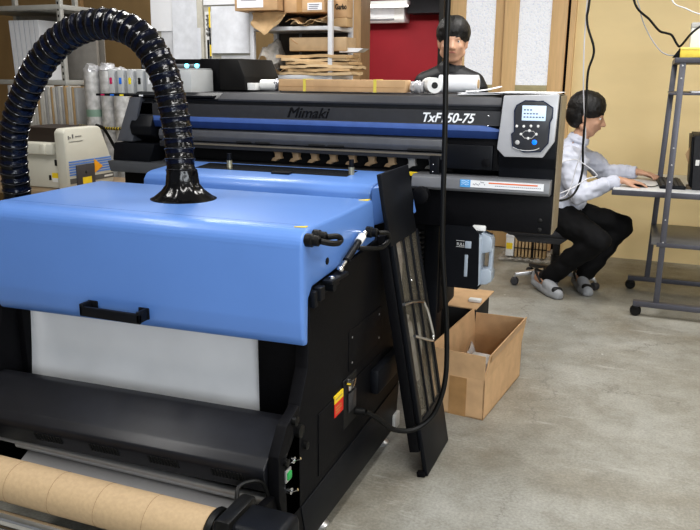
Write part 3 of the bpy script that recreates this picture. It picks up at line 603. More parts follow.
# stand
for x in (-0.838, -2.2):
    obj('stand_leg', MB().box(x - .03, x + .03, 3.10, 3.20, 0.09, 0.86, 0.004), BLACK2, P)
    obj('stand_foot', MB().box(x - .03, x + .03, 2.98, 3.72, 0.07, 0.12, 0.006), BLACK2, P)
    for y in (3.02, 3.67):
        obj('caster', MB().lathe([(0.0, -0.014), (0.03, -0.014), (0.034, -0.008), (0.034, 0.008), (0.03, 0.014), (0.0, 0.014)], (x, y, 0.034), 'x', 18), RUBBER, P)
obj('cross_beam', MB().box(-2.2, -0.838, 3.12, 3.18, 0.40, 0.50, 0.004), BLACK, P)
obj('cable_box', MB().box(-0.98, -0.80, 3.12, 3.40, 0.42, 0.84, 0.01), BLACK, P)
fbm = MB()
for k in range(14): fbm.tube([(-0.89 + 0.022 * math.cos(a), 3.06 + 0.022 * math.sin(a), 0.80 - k * 0.022) for a in [q * PI / 8 for q in range(16)]], 0.008, 6, closed=True)
obj('corrugated_hose', fbm, RUBBER, P)

# ------------------------------------------------------------------ waste ink bottle in its holder
wb_ = thing('waste_ink_bottle', 'translucent waste ink bottle hanging in a black slotted holder under the printer', 'bottle', (-0.66, 3.0, 0.60))
hol = [(-0.752, 0.845), (-0.738, 0.862), (-0.63, 0.862), (-0.603, 0.835), (-0.597, 0.62), (-0.605, 0.608), (-0.745, 0.600), (-0.752, 0.61)]
hbm = MB()
hbm.box(-0.752, -0.69, 2.948, 2.953, 0.60, 0.84).box(-0.632, -0.598, 2.948, 2.953, 0.605, 0.84)
hbm.box(-0.69, -0.632, 2.948, 2.953, 0.802, 0.84).box(-0.69, -0.632, 2.948, 2.953, 0.60, 0.645).box(-0.665, -0.632, 2.948, 2.953, 0.645, 0.775)
hbm.box(-0.69, -0.687, 2.948, 2.953, 0.645, 0.802).box(-0.69, -0.653, 2.948, 2.953, 0.745, 0.772).box(-0.69, -0.655, 2.948, 2.953, 0.645, 0.745)
hb2 = MB().prism(hol, 'y', 2.948, 2.953)
hl = obj('holder', hb2.box(-0.752, -0.748, 2.953, 3.08, 0.60, 0.84).box(-0.752, -0.60, 3.07, 3.08, 0.60, 0.84).box(-0.752, -0.60, 2.953, 3.08, 0.600, 0.605), BLACK2, wb_)
BOT = M('translucent_bottle', (0.50, 0.57, 0.66), 0.3, 0, 0.06, 6, trans=0.25)
obj('window_slot', MB().box(-0.657, -0.643, 2.9445, 2.9485, 0.652, 0.745, 0.0015).box(-0.658, -0.632, 2.9445, 2.9485, 0.772, 0.802, 0.003), BOT, hl)
text('full_lettering', 'FULL', 0.018, WHITE, hl, (-0.693, 2.9475, 0.780), depth=0.0004, width=0.032)
obj('level_lines', MB().box(-0.695, -0.66, 2.947, 2.9482, 0.800, 0.8015).box(-0.695, -0.66, 2.947, 2.9482, 0.7745, 0.776), WHITE, hl)
bb = MB().box(-0.745, -0.594, 2.958, 3.066, 0.608, 0.825, 0.015, 3)
bb.prism([(-0.60, 0.835), (-0.56, 0.82), (-0.553, 0.80), (-0.553, 0.76), (-0.575, 0.752), (-0.60, 0.745)], 'y', 2.975, 3.045, 0.006)
bb.prism([(-0.60, 0.68), (-0.565, 0.69), (-0.549, 0.675), (-0.549, 0.632), (-0.57, 0.618), (-0.60, 0.615)], 'y', 2.975, 3.045, 0.006)
bb.box(-0.568, -0.551, 2.992, 3.028, 0.67, 0.775, 0.005)
obj('jug', bb, BOT, wb_)
obj('cap', MB().box(-0.64, -0.585, 2.985, 3.04, 0.838, 0.862, 0.006), WHITE, wb_)
# ------------------------------------------------------------------ open cardboard box on the floor
def open_box(T, w, l, h, flapm, t=0.006):
    """open carton, local coords, corner at origin, long side along +Y"""
    b = MB()
    b.box(0, w, 0, l, 0, t).box(0, t, 0, l, 0, h).box(w - t, w, 0, l, 0, h).box(0, w, 0, t, 0, h).box(0, w, l - t, l, 0, h)
    return b
bx = thing('cardboard_box', 'open brown cardboard box with taped end on the floor before the printer', 'box', (-0.80, 3.03, 0), math.radians(-6.5))
ow, ol, oh = 0.245, 0.575, 0.185
obj('carton', open_box(bx, ow, ol, oh, CARD), CARD, bx, local=True)
# raised flaps continue the walls upward, leaning a little
obj('flap', MB().hexa([(0, 0, oh), (ow, 0, oh), (ow, 0.006, oh), (0, 0.006, oh), (-0.006, -0.012, 0.30), (ow + .0, -0.012, 0.297), (ow, -0.006, 0.297), (-0.006, -0.006, 0.30)]), CARD, bx, local=True)
obj('flap', MB().hexa([(ow - .006, 0.004, oh), (ow, 0.004, oh), (ow, ol, oh), (ow - .006, ol, oh), (ow + .012, 0.004, 0.298), (ow + .018, 0.004, 0.298), (ow + .018, ol, 0.312), (ow + .012, ol, 0.312)]), CARD, bx, local=True)
obj('flap', MB().hexa([(0, 0.004, oh), (.006, 0.004, oh), (.006, ol, oh), (0, ol, oh), (-.012, 0.004, 0.30), (-.006, 0.004, 0.30), (-.006, ol, 0.315), (-.012, ol, 0.315)]), CARD, bx, local=True)
obj('flap', MB().hexa([(0, ol - .006, oh), (ow, ol - .006, oh), (ow, ol, oh), (0, ol, oh), (0, ol + .012, 0.29), (ow, ol + .012, 0.30), (ow, ol + .018, 0.30), (0, ol + .018, 0.29)]), CARD, bx, local=True)
TAPE = M('packing_tape', (0.40, 0.24, 0.11), 0.3, 0, 0.1)
obj('tape', MB().box(0.085, 0.165, -0.0015, 0.0, 0.0, oh - .005), TAPE, bx, local=True)
obj('tape', MB().hexa([(ow + .0165, 0.02, 0.265), (ow + .018, 0.02, 0.265), (ow + .018, ol - .02, 0.28), (ow + .0165, ol - .02, 0.28), (ow + .0185, 0.02, 0.297), (ow + .020, 0.02, 0.297), (ow + .020, ol - .02, 0.31), (ow + .0185, ol - .02, 0.31)]), TAPE, bx, local=True)
cb = MB()
cb.hexa([(0.10, 0.10, 0.008), (0.2, 0.10, 0.008), (0.2, 0.28, 0.008), (0.10, 0.28, 0.008), (0.10, 0.10, 0.20), (0.2, 0.10, 0.20), (0.2, 0.28, 0.20), (0.10, 0.28, 0.20)], 0.003)
def bxw(x, y, z): return Matrix.Translation((-0.80, 3.03, 0)) @ Matrix.Rotation(math.radians(-6.5), 4, 'Z') @ Vector((x, y, z))
o = obj('printed_carton', cb.xf(Matrix.Translation((-0.80, 3.03, 0)) @ Matrix.Rotation(math.radians(-6.5), 4, 'Z')), M('pale_carton', (0.7, 0.68, 0.66), 0.6)); tag(o, 'white carton lying inside the open cardboard box', 'carton')
pb = MB().grid(lambda u, v: bxw(0.02 + u * 0.085 + 0.012 * math.sin(v * 9), 0.09 + v * 0.25 + 0.01 * math.sin(u * 8), 0.008 + 0.235 * math.sin(PI * min(1, u * 0.9 + .05)) * (0.75 + 0.2 * math.sin(v * 7 + 1))), 8, 12)
o = obj('plastic_bag', pb, M('clear_film', (0.55, 0.55, 0.56), 0.2, 0, 0.1, 20, alpha=0.75)); tag(o, 'crumpled clear plastic bag inside the open cardboard box', 'bag')
b2 = thing('lined_carton', 'dark carton with one brown flap folded out, behind the open cardboard box', 'box', (-0.90, 3.62, 0))
obj('carton', MB().box(-0.95, -0.74, 3.64, 3.98, 0, 0.30, 0.003), M('black_lining', (0.012, 0.012, 0.013), 0.7), b2)
obj('flap', MB().hexa([(-0.955, 3.64, 0.300), (-0.735, 3.62, 0.300), (-0.715, 3.98, 0.302), (-0.955, 3.98, 0.302), (-0.955, 3.64, 0.306), (-0.735, 3.62, 0.306), (-0.715, 3.98, 0.308), (-0.955, 3.98, 0.308)]), CARD, b2)
o = obj('foam_scrap', MB().box(-0.80, -0.735, 3.72, 3.76, 0.3085, 0.325, 0.004), WHITE); tag(o, 'small white block lying on the brown carton flap', 'block')

# ------------------------------------------------------------------ ink station at the printer's left
IS = thing('ink_station', 'black ink supply housing with cyan lamps, on top of the printer\'s left end', 'ink unit', (-2.2, 3.3, 1.37))
obj('shelf_tray', MB().box(-2.50, -1.85, 2.99, 3.40, 1.347, 1.357, 0.002), BLACK2, IS)
obj('housing', MB().box(-2.52, -1.975, 3.38, 3.62, 1.3575, 1.525, 0.006).box(-2.09, -1.975, 3.27, 3.40, 1.3575, 1.525, 0.006), BLACK, IS)
obj('sloped_end', MB().prism([(-1.9745, 1.376), (-1.9745, 1.525), (-1.87, 1.525), (-1.835, 1.44), (-1.83, 1.376)], 'y', 3.26, 3.62, 0.006), M('end_black', (0.012, 0.0115, 0.0115), 0.5, spec=0.2), IS)
obj('lamp_tube', MB().cyl((-2.50, 3.372, 1.49), (-2.0, 3.372, 1.49), 0.011, 14), MIDGREY, IS)
CY = M('cyan_lamp', (0.1, 0.7, 0.9), 0.3, emit=(0.15, 0.75, 1.0), estr=4)
for x in (-2.455, -2.225, -2.165): obj('indicator_lamp', MB().ball((x, 3.362, 1.492), (0.014, 0.008, 0.011), 12), CY, IS)
cols = [('magenta', (0.55, 0.02, 0.12)), ('blue', (0.03, 0.2, 0.75)), ('yellow', (0.85, 0.7, 0.03)), ('black', (0.01, 0.01, 0.01)), ('white', (0.85, 0.85, 0.86))]
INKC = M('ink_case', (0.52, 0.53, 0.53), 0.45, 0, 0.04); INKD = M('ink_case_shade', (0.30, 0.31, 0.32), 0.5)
root = None
for i, (cn, cc) in enumerate(cols):
    x = -2.478 + i * 0.0555
    mt_ = M('ink_tag_' + cn, cc, 0.4)
    t = thing('ink_bottle_case', 'white ink case with a %s tag standing on the black ink shelf' % cn, 'ink case', (x, 3.06, 1.357), group='white ink cases on the ink shelf')
    obj('case', MB().box(0, 0.036, 0, 0.22, 0.0005, 0.115, 0.004), INKC, t, local=True)
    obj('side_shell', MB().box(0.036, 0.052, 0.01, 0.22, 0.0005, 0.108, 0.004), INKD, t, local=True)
    obj('ink_tag', MB().box(0.010, 0.024, -0.002, 0.001, 0.045, 0.075, 0.003), mt_, t, local=True)
    obj('tray_mark', MB().box(x + 0.008, x + 0.030, 2.988, 2.9905, 1.3485, 1.3555), mt_, IS)
t = thing('white_ink_tank', 'large plain grey-white ink tank at the right end of the ink shelf', 'ink tank', (-2.14, 3.06, 1.357))
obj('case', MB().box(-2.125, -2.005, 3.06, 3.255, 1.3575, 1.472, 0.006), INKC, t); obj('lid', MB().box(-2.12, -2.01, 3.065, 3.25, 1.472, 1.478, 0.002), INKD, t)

# ------------------------------------------------------------------ things lying on top of the printer
def ontop(z=1.376): return z
o = obj('small_carton', MB().box(-1.925, -1.79, 3.28, 3.36, 1.378, 1.412, 0.003), WHITE); tag(o, 'small flat white carton on the printer beside the ink housing', 'carton')
r = thing('wrapped_film_roll', 'white film roll with its plastic wrapping bunched at one end, left of the brown carton', 'roll', (-1.75, 3.33, 1.376))
obj('roll', MB().cyl((-1.785, 3.34, 1.403), (-1.70, 3.34, 1.403), 0.026, 24), WHITE, r)
obj('wrapping', MB().tube([(-1.71 + 0.006 * k, 3.34, 1.403) for k in range(9)], [0.026, 0.027, 0.028, 0.024, 0.027, 0.023, 0.028, 0.024, 0.026], 14).jitter(0.004, 2), M('foil_wrap', (0.35, 0.36, 0.40), 0.2, 0.5, 0.3, 60), r)
lc = thing('long_carton', 'long brown cardboard carton with two yellow bands lying on the printer', 'carton', (-1.35, 3.33, 1.376))
obj('carton', MB().box(-1.665, -1.035, 3.28, 3.37, 1.377, 1.432, 0.004), CARD, lc)
for x in (-1.535, -1.185): obj('yellow_band', MB().box(x, x + .014, 3.278, 3.372, 1.3766, 1.434), M('yellow_tape', (0.72, 0.62, 0.12), 0.5), lc)
obj('lid_seam', MB().box(-1.66, -1.04, 3.2785, 3.28, 1.398, 1.3995), TAPE, lc)
o = obj('paper_roll', MB().cyl((-1.72, 3.42, 1.401), (-0.98, 3.43, 1.401), 0.024, 20), PAPER); tag(o, 'thin white paper roll lying behind the long brown carton', 'roll')
r = thing('film_roll', 'white film roll with a dark core hole, right of the long brown carton', 'roll', (-0.93, 3.35, 1.376))
mx = Matrix.Translation((-0.925, 3.33, 1.411)) @ Matrix.Rotation(math.radians(28), 4, 'Z')
obj('roll', MB().lathe([(0.012, -0.05), (0.034, -0.05), (0.034, 0.08), (0.012, 0.08)], (0, 0, 0), 'y', 28).xf(mx), WHITE, r)
obj('core', MB().cyl((0, -0.0525, 0), (0, -0.049, 0), 0.014, 18).xf(mx), INK, r)
obj('wrapping', MB().tube([(-1.025 + 0.008 * k, 3.335, 1.403) for k in range(9)], [0.02, 0.026, 0.022, 0.027, 0.024, 0.028, 0.023, 0.027, 0.025], 14).jitter(0.004, 8), M('clear_wrap', (0.6, 0.6, 0.62), 0.15, 0.2, 0.2, 40), r)
r = thing('thick_film_roll', 'thick white film roll lying behind the roll with the dark core hole', 'roll', (-0.86, 3.46, 1.376))
obj('roll', MB().lathe([(0.02, -0.08), (0.040, -0.08), (0.040, 0.10), (0.02, 0.10)], (-0.855, 3.50, 1.417), 'x', 28), PAPER, r)
obj('core', MB().cyl((-0.938, 3.50, 1.417), (-0.752, 3.50, 1.417), 0.02, 18), KRAFT, r)
for i, (x0, x1, y0, y1, dz, rz, lab) in enumerate([(-0.79, -0.60, 3.20, 3.42, 0.0, 8, 'lowest white paper sheet of the pile beside the film rolls'), (-0.775, -0.59, 3.22, 3.40, 0.006, -6, 'middle white sheet of the pile beside the film rolls'), (-0.77, -0.62, 3.24, 3.42, 0.012, 14, 'topmost curled white sheet of the pile beside the film rolls')]):
    cx, cy = (x0 + x1) / 2, (y0 + y1) / 2; mtx = Matrix.Translation((cx, cy, 1.3765 + dz)) @ Matrix.Rotation(math.radians(rz), 4, 'Z')
    k = 0.022 if i == 2 else 0.004
    o = obj('paper_sheet', MB().grid(lambda u, v: Vector(((u - .5) * (x1 - x0), (v - .5) * (y1 - y0), k * u * u)), 8, 4).thicken(0.002).xf(mtx), PAPER); tag(o, lab, 'paper', 'sheets on the printer top')
o = obj('thin_sheet', MB().box(-0.60, -0.36, 3.10, 3.45, 1.3865, 1.3885).xf(Matrix.Rotation(0, 4, 'Z')), PAPER); tag(o, 'single white sheet lying flat above the printer control panel', 'paper')

# ------------------------------------------------------------------ left: work table, beige machine, boards, rack, rolls
tb_ = thing('work_table', 'low wooden work table under the beige machine at the left', 'table', (-3.6, 3.8, 0))
obj('tabletop', MB().box(-4.3, -3.02, 3.46, 4.15, 0.735, 0.77, 0.004), M('table_wood', (0.30, 0.22, 0.14), 0.5, 0, 0.1), tb_)
for x in (-4.25, -3.08):
    for y in (3.51, 4.10): obj('leg', MB().box(x - .025, x + .025, y - .025, y + .025, 0, 0.735, 0.003), STEEL, tb_)
BG = M('beige_plastic', (0.60, 0.585, 0.51), 0.45, 0, 0.04, 6)
hp = thing('heat_press', 'beige box-shaped press machine with blue stripes and an orange triangle, on the work table', 'machine', (-3.4, 3.75, 0.77))
obj('base_body', MB().box(-3.62, -3.27, 3.56, 3.90, 0.7705, 0.98, 0.012), BG, hp)
obj('upper_tray', MB().box(-3.62, -3.29, 3.515, 3.88, 0.975, 1.045, 0.012).box(-3.375, -3.335, 3.50, 3.52, 0.98, 1.042, 0.006), BG, hp)
obj('dark_opening', MB().box(-3.62, -3.27, 3.60, 3.90, 1.045, 1.13), M('dark_brown', (0.03, 0.02, 0.015), 0.6), hp)
hd_ = obj('head', MB().prism([(3.525, 0.7705), (3.52, 1.115), (3.545, 1.135), (3.83, 1.135), (3.85, 1.125), (3.945, 0.90), (3.945, 0.78), (3.93, 0.7705)], 'x', -3.275, -3.20, 0.012), BG, hp)
BS = M('blue_stripe', (0.13, 0.25, 0.58), 0.5)
stp = MB()
for k in range(6): stp.box(-3.2005, -3.198, 3.545, 3.94 - 0.003 * k, 0.853 + k * 0.0155, 0.8625 + k * 0.0155)
obj('blue_stripes', stp, BS, hd_)
obj('dark_stripe', MB().box(-3.2005, -3.1975, 3.545, 3.94, 0.805, 0.836), M('stripe_grey', (0.1, 0.1, 0.1), 0.5), hd_)
dp = obj('dark_plate', MB().box(-3.2005, -3.192, 3.60, 3.76, 0.775, 0.912, 0.003), M('plate_grey', (0.07, 0.065, 0.07), 0.4), hp)
obj('yellow_label', MB().box(-3.193, -3.1905, 3.645, 3.725, 0.795, 0.835), YELLOW, dp); obj('knob', MB().ball((-3.192, 3.68, 0.865), (0.004, 0.008, 0.010), 10), INK, dp)
obj('orange_triangle', MB().prism([(3.765, 0.85), (3.765, 0.937), (3.84, 0.885)], 'x', -3.2005, -3.196), M('orange_sticker', (0.85, 0.38, 0.02), 0.5), hd_)
obj('dark_lettering', MB().box(-3.2, -3.198, 3.555, 3.563, 1.07, 1.09).box(-3.2, -3.198, 3.568, 3.578, 1.075, 1.082).box(-3.2, -3.198, 3.59, 3.60, 1.075, 1.098).box(-3.2, -3.198, 3.615, 3.67, 1.082, 1.086).box(-3.2, -3.198, 3.56, 3.68, 1.055, 1.057), M('faint_print', (0.15, 0.15, 0.15), 0.6), hd_)
obj('white_lettering', MB().box(-3.198, -3.197, 3.85, 3.93, 0.815, 0.826), M('pale_print', (0.6, 0.6, 0.58), 0.6), hd_)
wk = obj('warning_label', MB().box(-3.345, -3.30, 3.556, 3.5605, 0.835, 0.865), YELLOW, hp); obj('label_print', MB().box(-3.345, -3.30, 3.556, 3.5605, 0.81, 0.835), WHITE, wk); obj('black_mark', MB().box(-3.37, -3.355, 3.556, 3.5605, 0.82, 0.85), INK, wk)
obj('black_switch', MB().box(-3.315, -3.295, 3.553, 3.5605, 0.91, 0.945), INK, hp)
pc = obj('machine_cable', MB().tube(spline([(-3.235, 3.85, 1.137), (-3.215, 3.90, 1.11), (-3.20, 3.965, 1.0), (-3.185, 4.03, 0.90), (-3.10, 4.17, 0.80), (-3.06, 4.19, 0.6), (-3.06, 4.21, 0.02)], 6), 0.010, 8), RUBBER); tag(pc, 'black cable running down behind the beige press machine', 'cable')

rk = thing('steel_rack', 'grey slotted-steel rack at the far left', 'rack', (-4.3, 4.6, 0))
SG = M('rack_grey', (0.40, 0.40, 0.38), 0.5, 0.2, 0.06)
for x, ys in ((-4.93, (4.56, 5.0)), (-4.08, (4.56,)), (-4.32, (5.0,))):
    for y in ys:
        p = obj('post', MB().box(x - .018, x + .018, y - .018, y + .018, 0, 2.5, 0.002), SG, rk)
hl_ = MB()
for k in range(34): hl_.box(-4.086, -4.074, 4.5405, 4.542, 0.9 + k * 0.045, 0.918 + k * 0.045)
obj('slot_holes', hl_, INK, rk)
for z, th in ((1.03, 0.03), (1.365, 0.035), (1.90, 0.035)): obj('shelf', MB().box(-4.95, -4.06, 4.54, 5.02, z, z + th, 0.003), SG if z != 1.03 else M('shelf_dark', (0.05, 0.045, 0.04), 0.6), rk)
obj('shelf', MB().box(-4.95, -3.72, 4.38, 4.535, 1.03, 1.06, 0.003), M('shelf_dark', (0.05, 0.045, 0.04), 0.6), rk)
obj('back_board', MB().box(-4.93, -4.08, 5.02, 5.03, 1.40, 1.90), M('back_grey', (0.27, 0.25, 0.22), 0.7), rk)
o = obj('wall_board', MB().box(-4.60, -4.10, 4.95, 4.98, 1.402, 1.88, 0.002), M('board_greybrown', (0.25, 0.235, 0.215), 0.7)); tag(o, 'grey-brown board standing at the back of the upper rack shelf', 'board')
# white file boxes leaning on the upper shelf
FB = M('file_white', (0.66, 0.67, 0.70), 0.6, 0, 0.04)
for i in range(6):
    t = thing('file_box', ['leftmost', 'second from left', 'third from left', 'fourth from left', 'fifth from left', 'rightmost'][i] + ' white file box on the upper shelf of the steel rack', 'file box', (-4.60 + i * 0.048, 4.60, 1.4005), group='white file boxes on the upper rack shelf')
    sx = -0.016
    obj('case', MB().hexa([(0, 0, 0.0), (0.044, 0, 0.0), (0.044, 0.25, 0.0), (0, 0.25, 0.0), (sx, 0, 0.435), (sx + .044, 0, 0.435), (sx + .044, 0.25, 0.435), (sx, 0.25, 0.435)], 0.002), FB, t, local=True)
    obj('spine_edge', MB().hexa([(0.002, -0.003, 0.004), (0.006, -0.003, 0.004), (0.006, 0, 0.004), (0.002, 0, 0.004), (sx + .002, -0.003, 0.432), (sx + .006, -0.003, 0.432), (sx + .006, 0, 0.432), (sx + .002, 0, 0.432)]), M('file_edge', (0.45, 0.46, 0.5), 0.6), t, local=True)
# thin boards standing on edge
bc = [M('board_white', (0.52, 0.51, 0.48), 0.6), M('board_tan', (0.42, 0.30, 0.17), 0.6), M('board_grey', (0.36, 0.36, 0.36), 0.6)]
rb_ = random.Random(11); x = -4.50; bi = 0
ordn = 'first second third fourth fifth sixth seventh eighth ninth tenth eleventh twelfth thirteenth fourteenth fifteenth sixteenth seventeenth eighteenth nineteenth twentieth twenty-first twenty-second twenty-third twenty-fourth twenty-fifth twenty-sixth twenty-seventh twenty-eighth'.split()
while x < -3.86:
    k = rb_.choice([0, 0, 1, 2, 0]); wv = 0.0195 + rb_.uniform(0, 0.004); hv = 0.295 + rb_.uniform(-.006, .008); ln = rb_.uniform(-.003, .003)
    t = obj('thin_board', MB().hexa([(x, 4.41, 1.0605), (x + wv, 4.41, 1.0605), (x + wv, 4.52, 1.0605), (x, 4.52, 1.0605), (x + ln, 4.41, 1.06 + hv), (x + wv + ln, 4.41, 1.06 + hv), (x + wv + ln, 4.52, 1.06 + hv), (x + ln, 4.52, 1.06 + hv)], 0.001), bc[k])
    tag(t, '%s %s thin board from the left in the upright row above the press machine' % (ordn[bi], ['white', 'tan', 'grey'][k]), 'board', 'thin boards standing on edge above the press machine'); x += wv + 0.0035; bi += 1
# wrapped rolls
PW = M('wrap_plastic', (0.50, 0.50, 0.50), 0.22, 0, 0.28, 22, bump=0.5)
for i, (x, y, h) in enumerate([(-3.74, 4.45, 1.46), (-3.62, 4.47, 1.47), (-3.495, 4.45, 1.44)]):
    t = thing('wrapped_roll', ['leftmost', 'middle', 'rightmost'][i] + ' of three upright rolls wrapped in clear plastic beside the printer', 'roll', (x, y, 0), group='upright plastic-wrapped rolls')
    obj('roll', MB().tube([(0, 0, h * q / 20) for q in range(21)], [0.058] * 21, 20).jitter(0.0025, i), PW, t, local=True)
    obj('wrapped_top', MB().tube([(0, 0, h), (0, 0, h + .015), (0.004, 0, h + .03), (0.008, 0, h + .05)], [0.057, 0.056, 0.052, 0.044], 14).jitter(0.006, i + 5), M('clear_wrap', (0.6, 0.6, 0.62), 0.15, 0.2, 0.2, 40), t, local=True)
    if i == 0: obj('green_label', MB().lathe([(0.0595, 1.15), (0.0595, 1.20)], (0, 0, 0), 'z', 20), M('green_label', (0.22, 0.33, 0.27), 0.5), t, local=True)
o = obj('rope', MB().tube(spline([(-3.83, 4.375, 1.085), (-3.72, 4.375, 1.08), (-3.60, 4.38, 1.075), (-3.48, 4.375, 1.075), (-3.40, 4.42, 1.08)], 6), 0.010, 8), striped('rope_yellow_black', (0.5, 0.38, 0.04), (0.02, 0.02, 0.02), 14, 'X')); tag(o, 'yellow and black rope strung across the plastic-wrapped rolls', 'rope')

# ------------------------------------------------------------------ partition with papers
pr = thing('partition_panel', 'pale beige partition covered with white papers, behind the ink housing', 'partition', (-3.1, 4.95, 0))
obj('panel', MB().box(-3.56, -3.11, 4.93, 4.97, 0.02, 2.6, 0.004).box(-3.10, -2.705, 4.93, 4.97, 0.02, 2.6, 0.004), M('partition_beige', (0.50, 0.48, 0.42), 0.7), pr)
obj('foot', MB().box(-3.5, -3.44, 4.75, 5.15, 0, 0.03), SG, pr); obj('foot', MB().box(-2.8, -2.74, 4.8, 5.15, 0, 0.03), SG, pr)
def sheet(x0, x1, z0, z1, lab, dy=0.0, mat=PAPER, curl=0.012, sd=0):
    o = obj('paper_sheet', MB().grid(lambda u, v: Vector((x0 + (x1 - x0) * u, 4.926 - dy - curl * (1 - v) ** 2 * (0.5 + 0.5 * math.sin(u * 4 + sd)), z0 + (z1 - z0) * v)), 6, 6), mat)
    return tag(o, lab, 'paper', 'papers taped to the partition')
P2 = M('grey_paper', (0.66, 0.67, 0.70), 0.8); P3 = M('blueish_paper', (0.72, 0.74, 0.79), 0.8)
sheet(-3.55, -3.29, 1.76, 2.35, 'large white sheet at the left edge of the partition', 0.002, PAPER, 0.01, 1)
sheet(-3.36, -3.15, 1.55, 2.3, 'tall white sheet overlapping the large one on the left partition panel', 0.006, P3, 0.014, 2)
sheet(-3.47, -3.32, 1.38, 1.77, 'small white sheet under the large one, behind the hose', 0.001, P2, 0.006, 3)
sheet(-3.22, -3.125, 1.42, 1.78, 'narrow white sheet at the right edge of the left partition panel', 0.003, P3, 0.006, 4)
sheet(-3.095, -2.78, 1.935, 2.3, 'white sheet at the top of the right partition panel', 0.002, PAPER, 0.006, 5)
sheet(-3.03, -2.72, 1.60, 1.925, 'big square white sheet in the middle of the right partition panel', 0.006, P3, 0.02, 6)
sheet(-2.96, -2.715, 1.30, 1.585, 'white sheet below the big square one, touching the ink housing', 0.002, P2, 0.006, 7)
nt_ = thing('label_strip', 'narrow white strip with black marks and a yellow edge on the partition', 'label', (-3.07, 4.92, 1.5))
obj('strip', MB().box(-3.085, -3.035, 4.922, 4.927, 1.30, 1.89), WHITE, nt_)
mk = MB()
rm = random.Random(9)
for k in range(16): mk.box(-3.08 + rm.uniform(0, .02), -3.058 + rm.uniform(0, .018), 4.920, 4.9225, 1.72 + k * .0095, 1.726 + k * .0095)
mk.box(-3.072, -3.056, 4.920, 4.9225, 1.48, 1.695)
obj('black_marks', mk, INK, nt_)
obj('yellow_edge', MB().box(-3.052, -3.040, 4.9195, 4.923, 1.78, 1.92).box(-3.052, -3.040, 4.9195, 4.923, 1.58, 1.66).box(-3.052, -3.040, 4.9195, 4.923, 1.36, 1.44), YELLOW, nt_)
obj('black_edge', MB().box(-3.052, -3.040, 4.9195, 4.923, 1.66, 1.78).box(-3.052, -3.040, 4.9195, 4.923, 1.44, 1.58), INK, nt_)

# ------------------------------------------------------------------ white shelf with cartons and kraft paper
ws = thing('white_shelf', 'white steel shelf loaded with cardboard and brown paper, behind the printer', 'shelf', (-2.34, 5.05, 0))
WS = M('shelf_white', (0.62, 0.63, 0.66), 0.45, 0.1, 0.04)
for x in (-2.64, -2.05):
    for y in (4.82, 5.18): obj('post', MB().box(x - .016, x + .016, y - .016, y + .016, 0, 2.5, 0.002), WS, ws)
for z in (0.5, 1.0, 1.425, 1.745): obj('shelf', MB().box(-2.655, -2.035, 4.81, 5.195, z, z + 0.026, 0.002), WS, ws)
obj('back_mesh', MB().box(-2.64, -2.05, 5.195, 5.20, 1.0, 2.3), M('shelf_back_dark', (0.06, 0.05, 0.04), 0.8), ws)
obj('seam', MB().box(-2.46, -2.44, 5.19, 5.1949, 1.0, 2.3), MIDGREY, ws)
def carton(nm, x0, x1, y0, y1, z0, z1, lab, mat=CARD, tape=True, rz=0):
    t = thing(nm, lab, 'box', ((x0 + x1) / 2, (y0 + y1) / 2, z0), rz)
    obj('carton', MB().box(x0, x1, y0, y1, z0 + .0005, z1, 0.004).xf(Matrix.Translation(((x0 + x1) / 2, (y0 + y1) / 2, 0)) @ Matrix.Rotation(rz, 4, 'Z') @ Matrix.Translation((-(x0 + x1) / 2, -(y0 + y1) / 2, 0))), mat, t)
    return t
c1 = carton('shipping_box', -2.72, -2.395, 4.72, 5.20, 1.871, 2.12, 'cardboard box with a printed white sheet, upper left of the white shelf')
ls = obj('printed_sheet', MB().box(-2.70, -2.50, 4.717, 4.7195, 1.89, 2.1), PAPER, c1)
pm = MB()
for k in range(4): pm.box(-2.67, -2.55, 4.716, 4.7171, 1.935 + k * 0.012, 1.939 + k * .012)
obj('print', pm, M('grey_print', (0.2, 0.2, 0.25), 0.6), ls)
c2 = carton('shipping_box', -2.385, -2.09, 4.80, 5.25, 1.858, 1.99, 'cardboard box with a small address label on the upper white shelf')
l2 = obj('address_label', MB().box(-2.21, -2.105, 4.797, 4.7995, 1.872, 1.918), PAPER, c2)
pm = MB()
for k in range(3): pm.box(-2.20, -2.135 + .006 * k, 4.796, 4.7971, 1.880 + k * .012, 1.885 + k * .012)
obj('print', pm, M('grey_print', (0.2, 0.2, 0.25), 0.6), l2); obj('tape', MB().box(-2.29, -2.25, 4.798, 4.7998, 1.86, 1.985), TAPE, c2)
c3 = carton('shipping_box', -2.115, -1.985, 4.95, 5.06, 1.83, 1.99, 'cardboard box with black lettering by the white shelf\'s right post', CARD)
text('carton_lettering', 'Garbo', 0.05, INK, c3, (-2.072, 4.948, 1.885), width=0.082, bold=0.001)
c4 = carton('flat_box', -2.115, -1.985, 4.94, 5.06, 1.7715, 1.829, 'low brown box under the lettered cardboard box', KRAFT)
def crumple(fn, nu, nv, k, sd):
    m = MB().grid(fn, nu, nv); m.jitter(k, sd); return m.thicken(0.002)
o = obj('folded_kraft_bag', crumple(lambda u, v: Vector((-2.62 + u * 0.25, 4.78 + 0.02 * math.sin(v * 5), 1.865 - v * (0.16 - 0.10 * abs(u - 0.42) * 2 * (1 if u > .42 else .9)))), 10, 6, 0.005, 3), KRAFT); tag(o, 'brown paper bag hanging over the front edge of the upper white shelf', 'paper bag')
o = obj('kraft_paper', crumple(lambda u, v: Vector((-2.37 + u * 0.28, 4.80 + v * 0.35, 1.80 + 0.05 * math.sin(u * 9 + v * 3) * (0.4 + 0.6 * v) + 0.02 * v)), 12, 6, 0.008, 4), KRAFT); tag(o, 'crumpled brown paper under the labelled cardboard box on the upper shelf', 'paper')
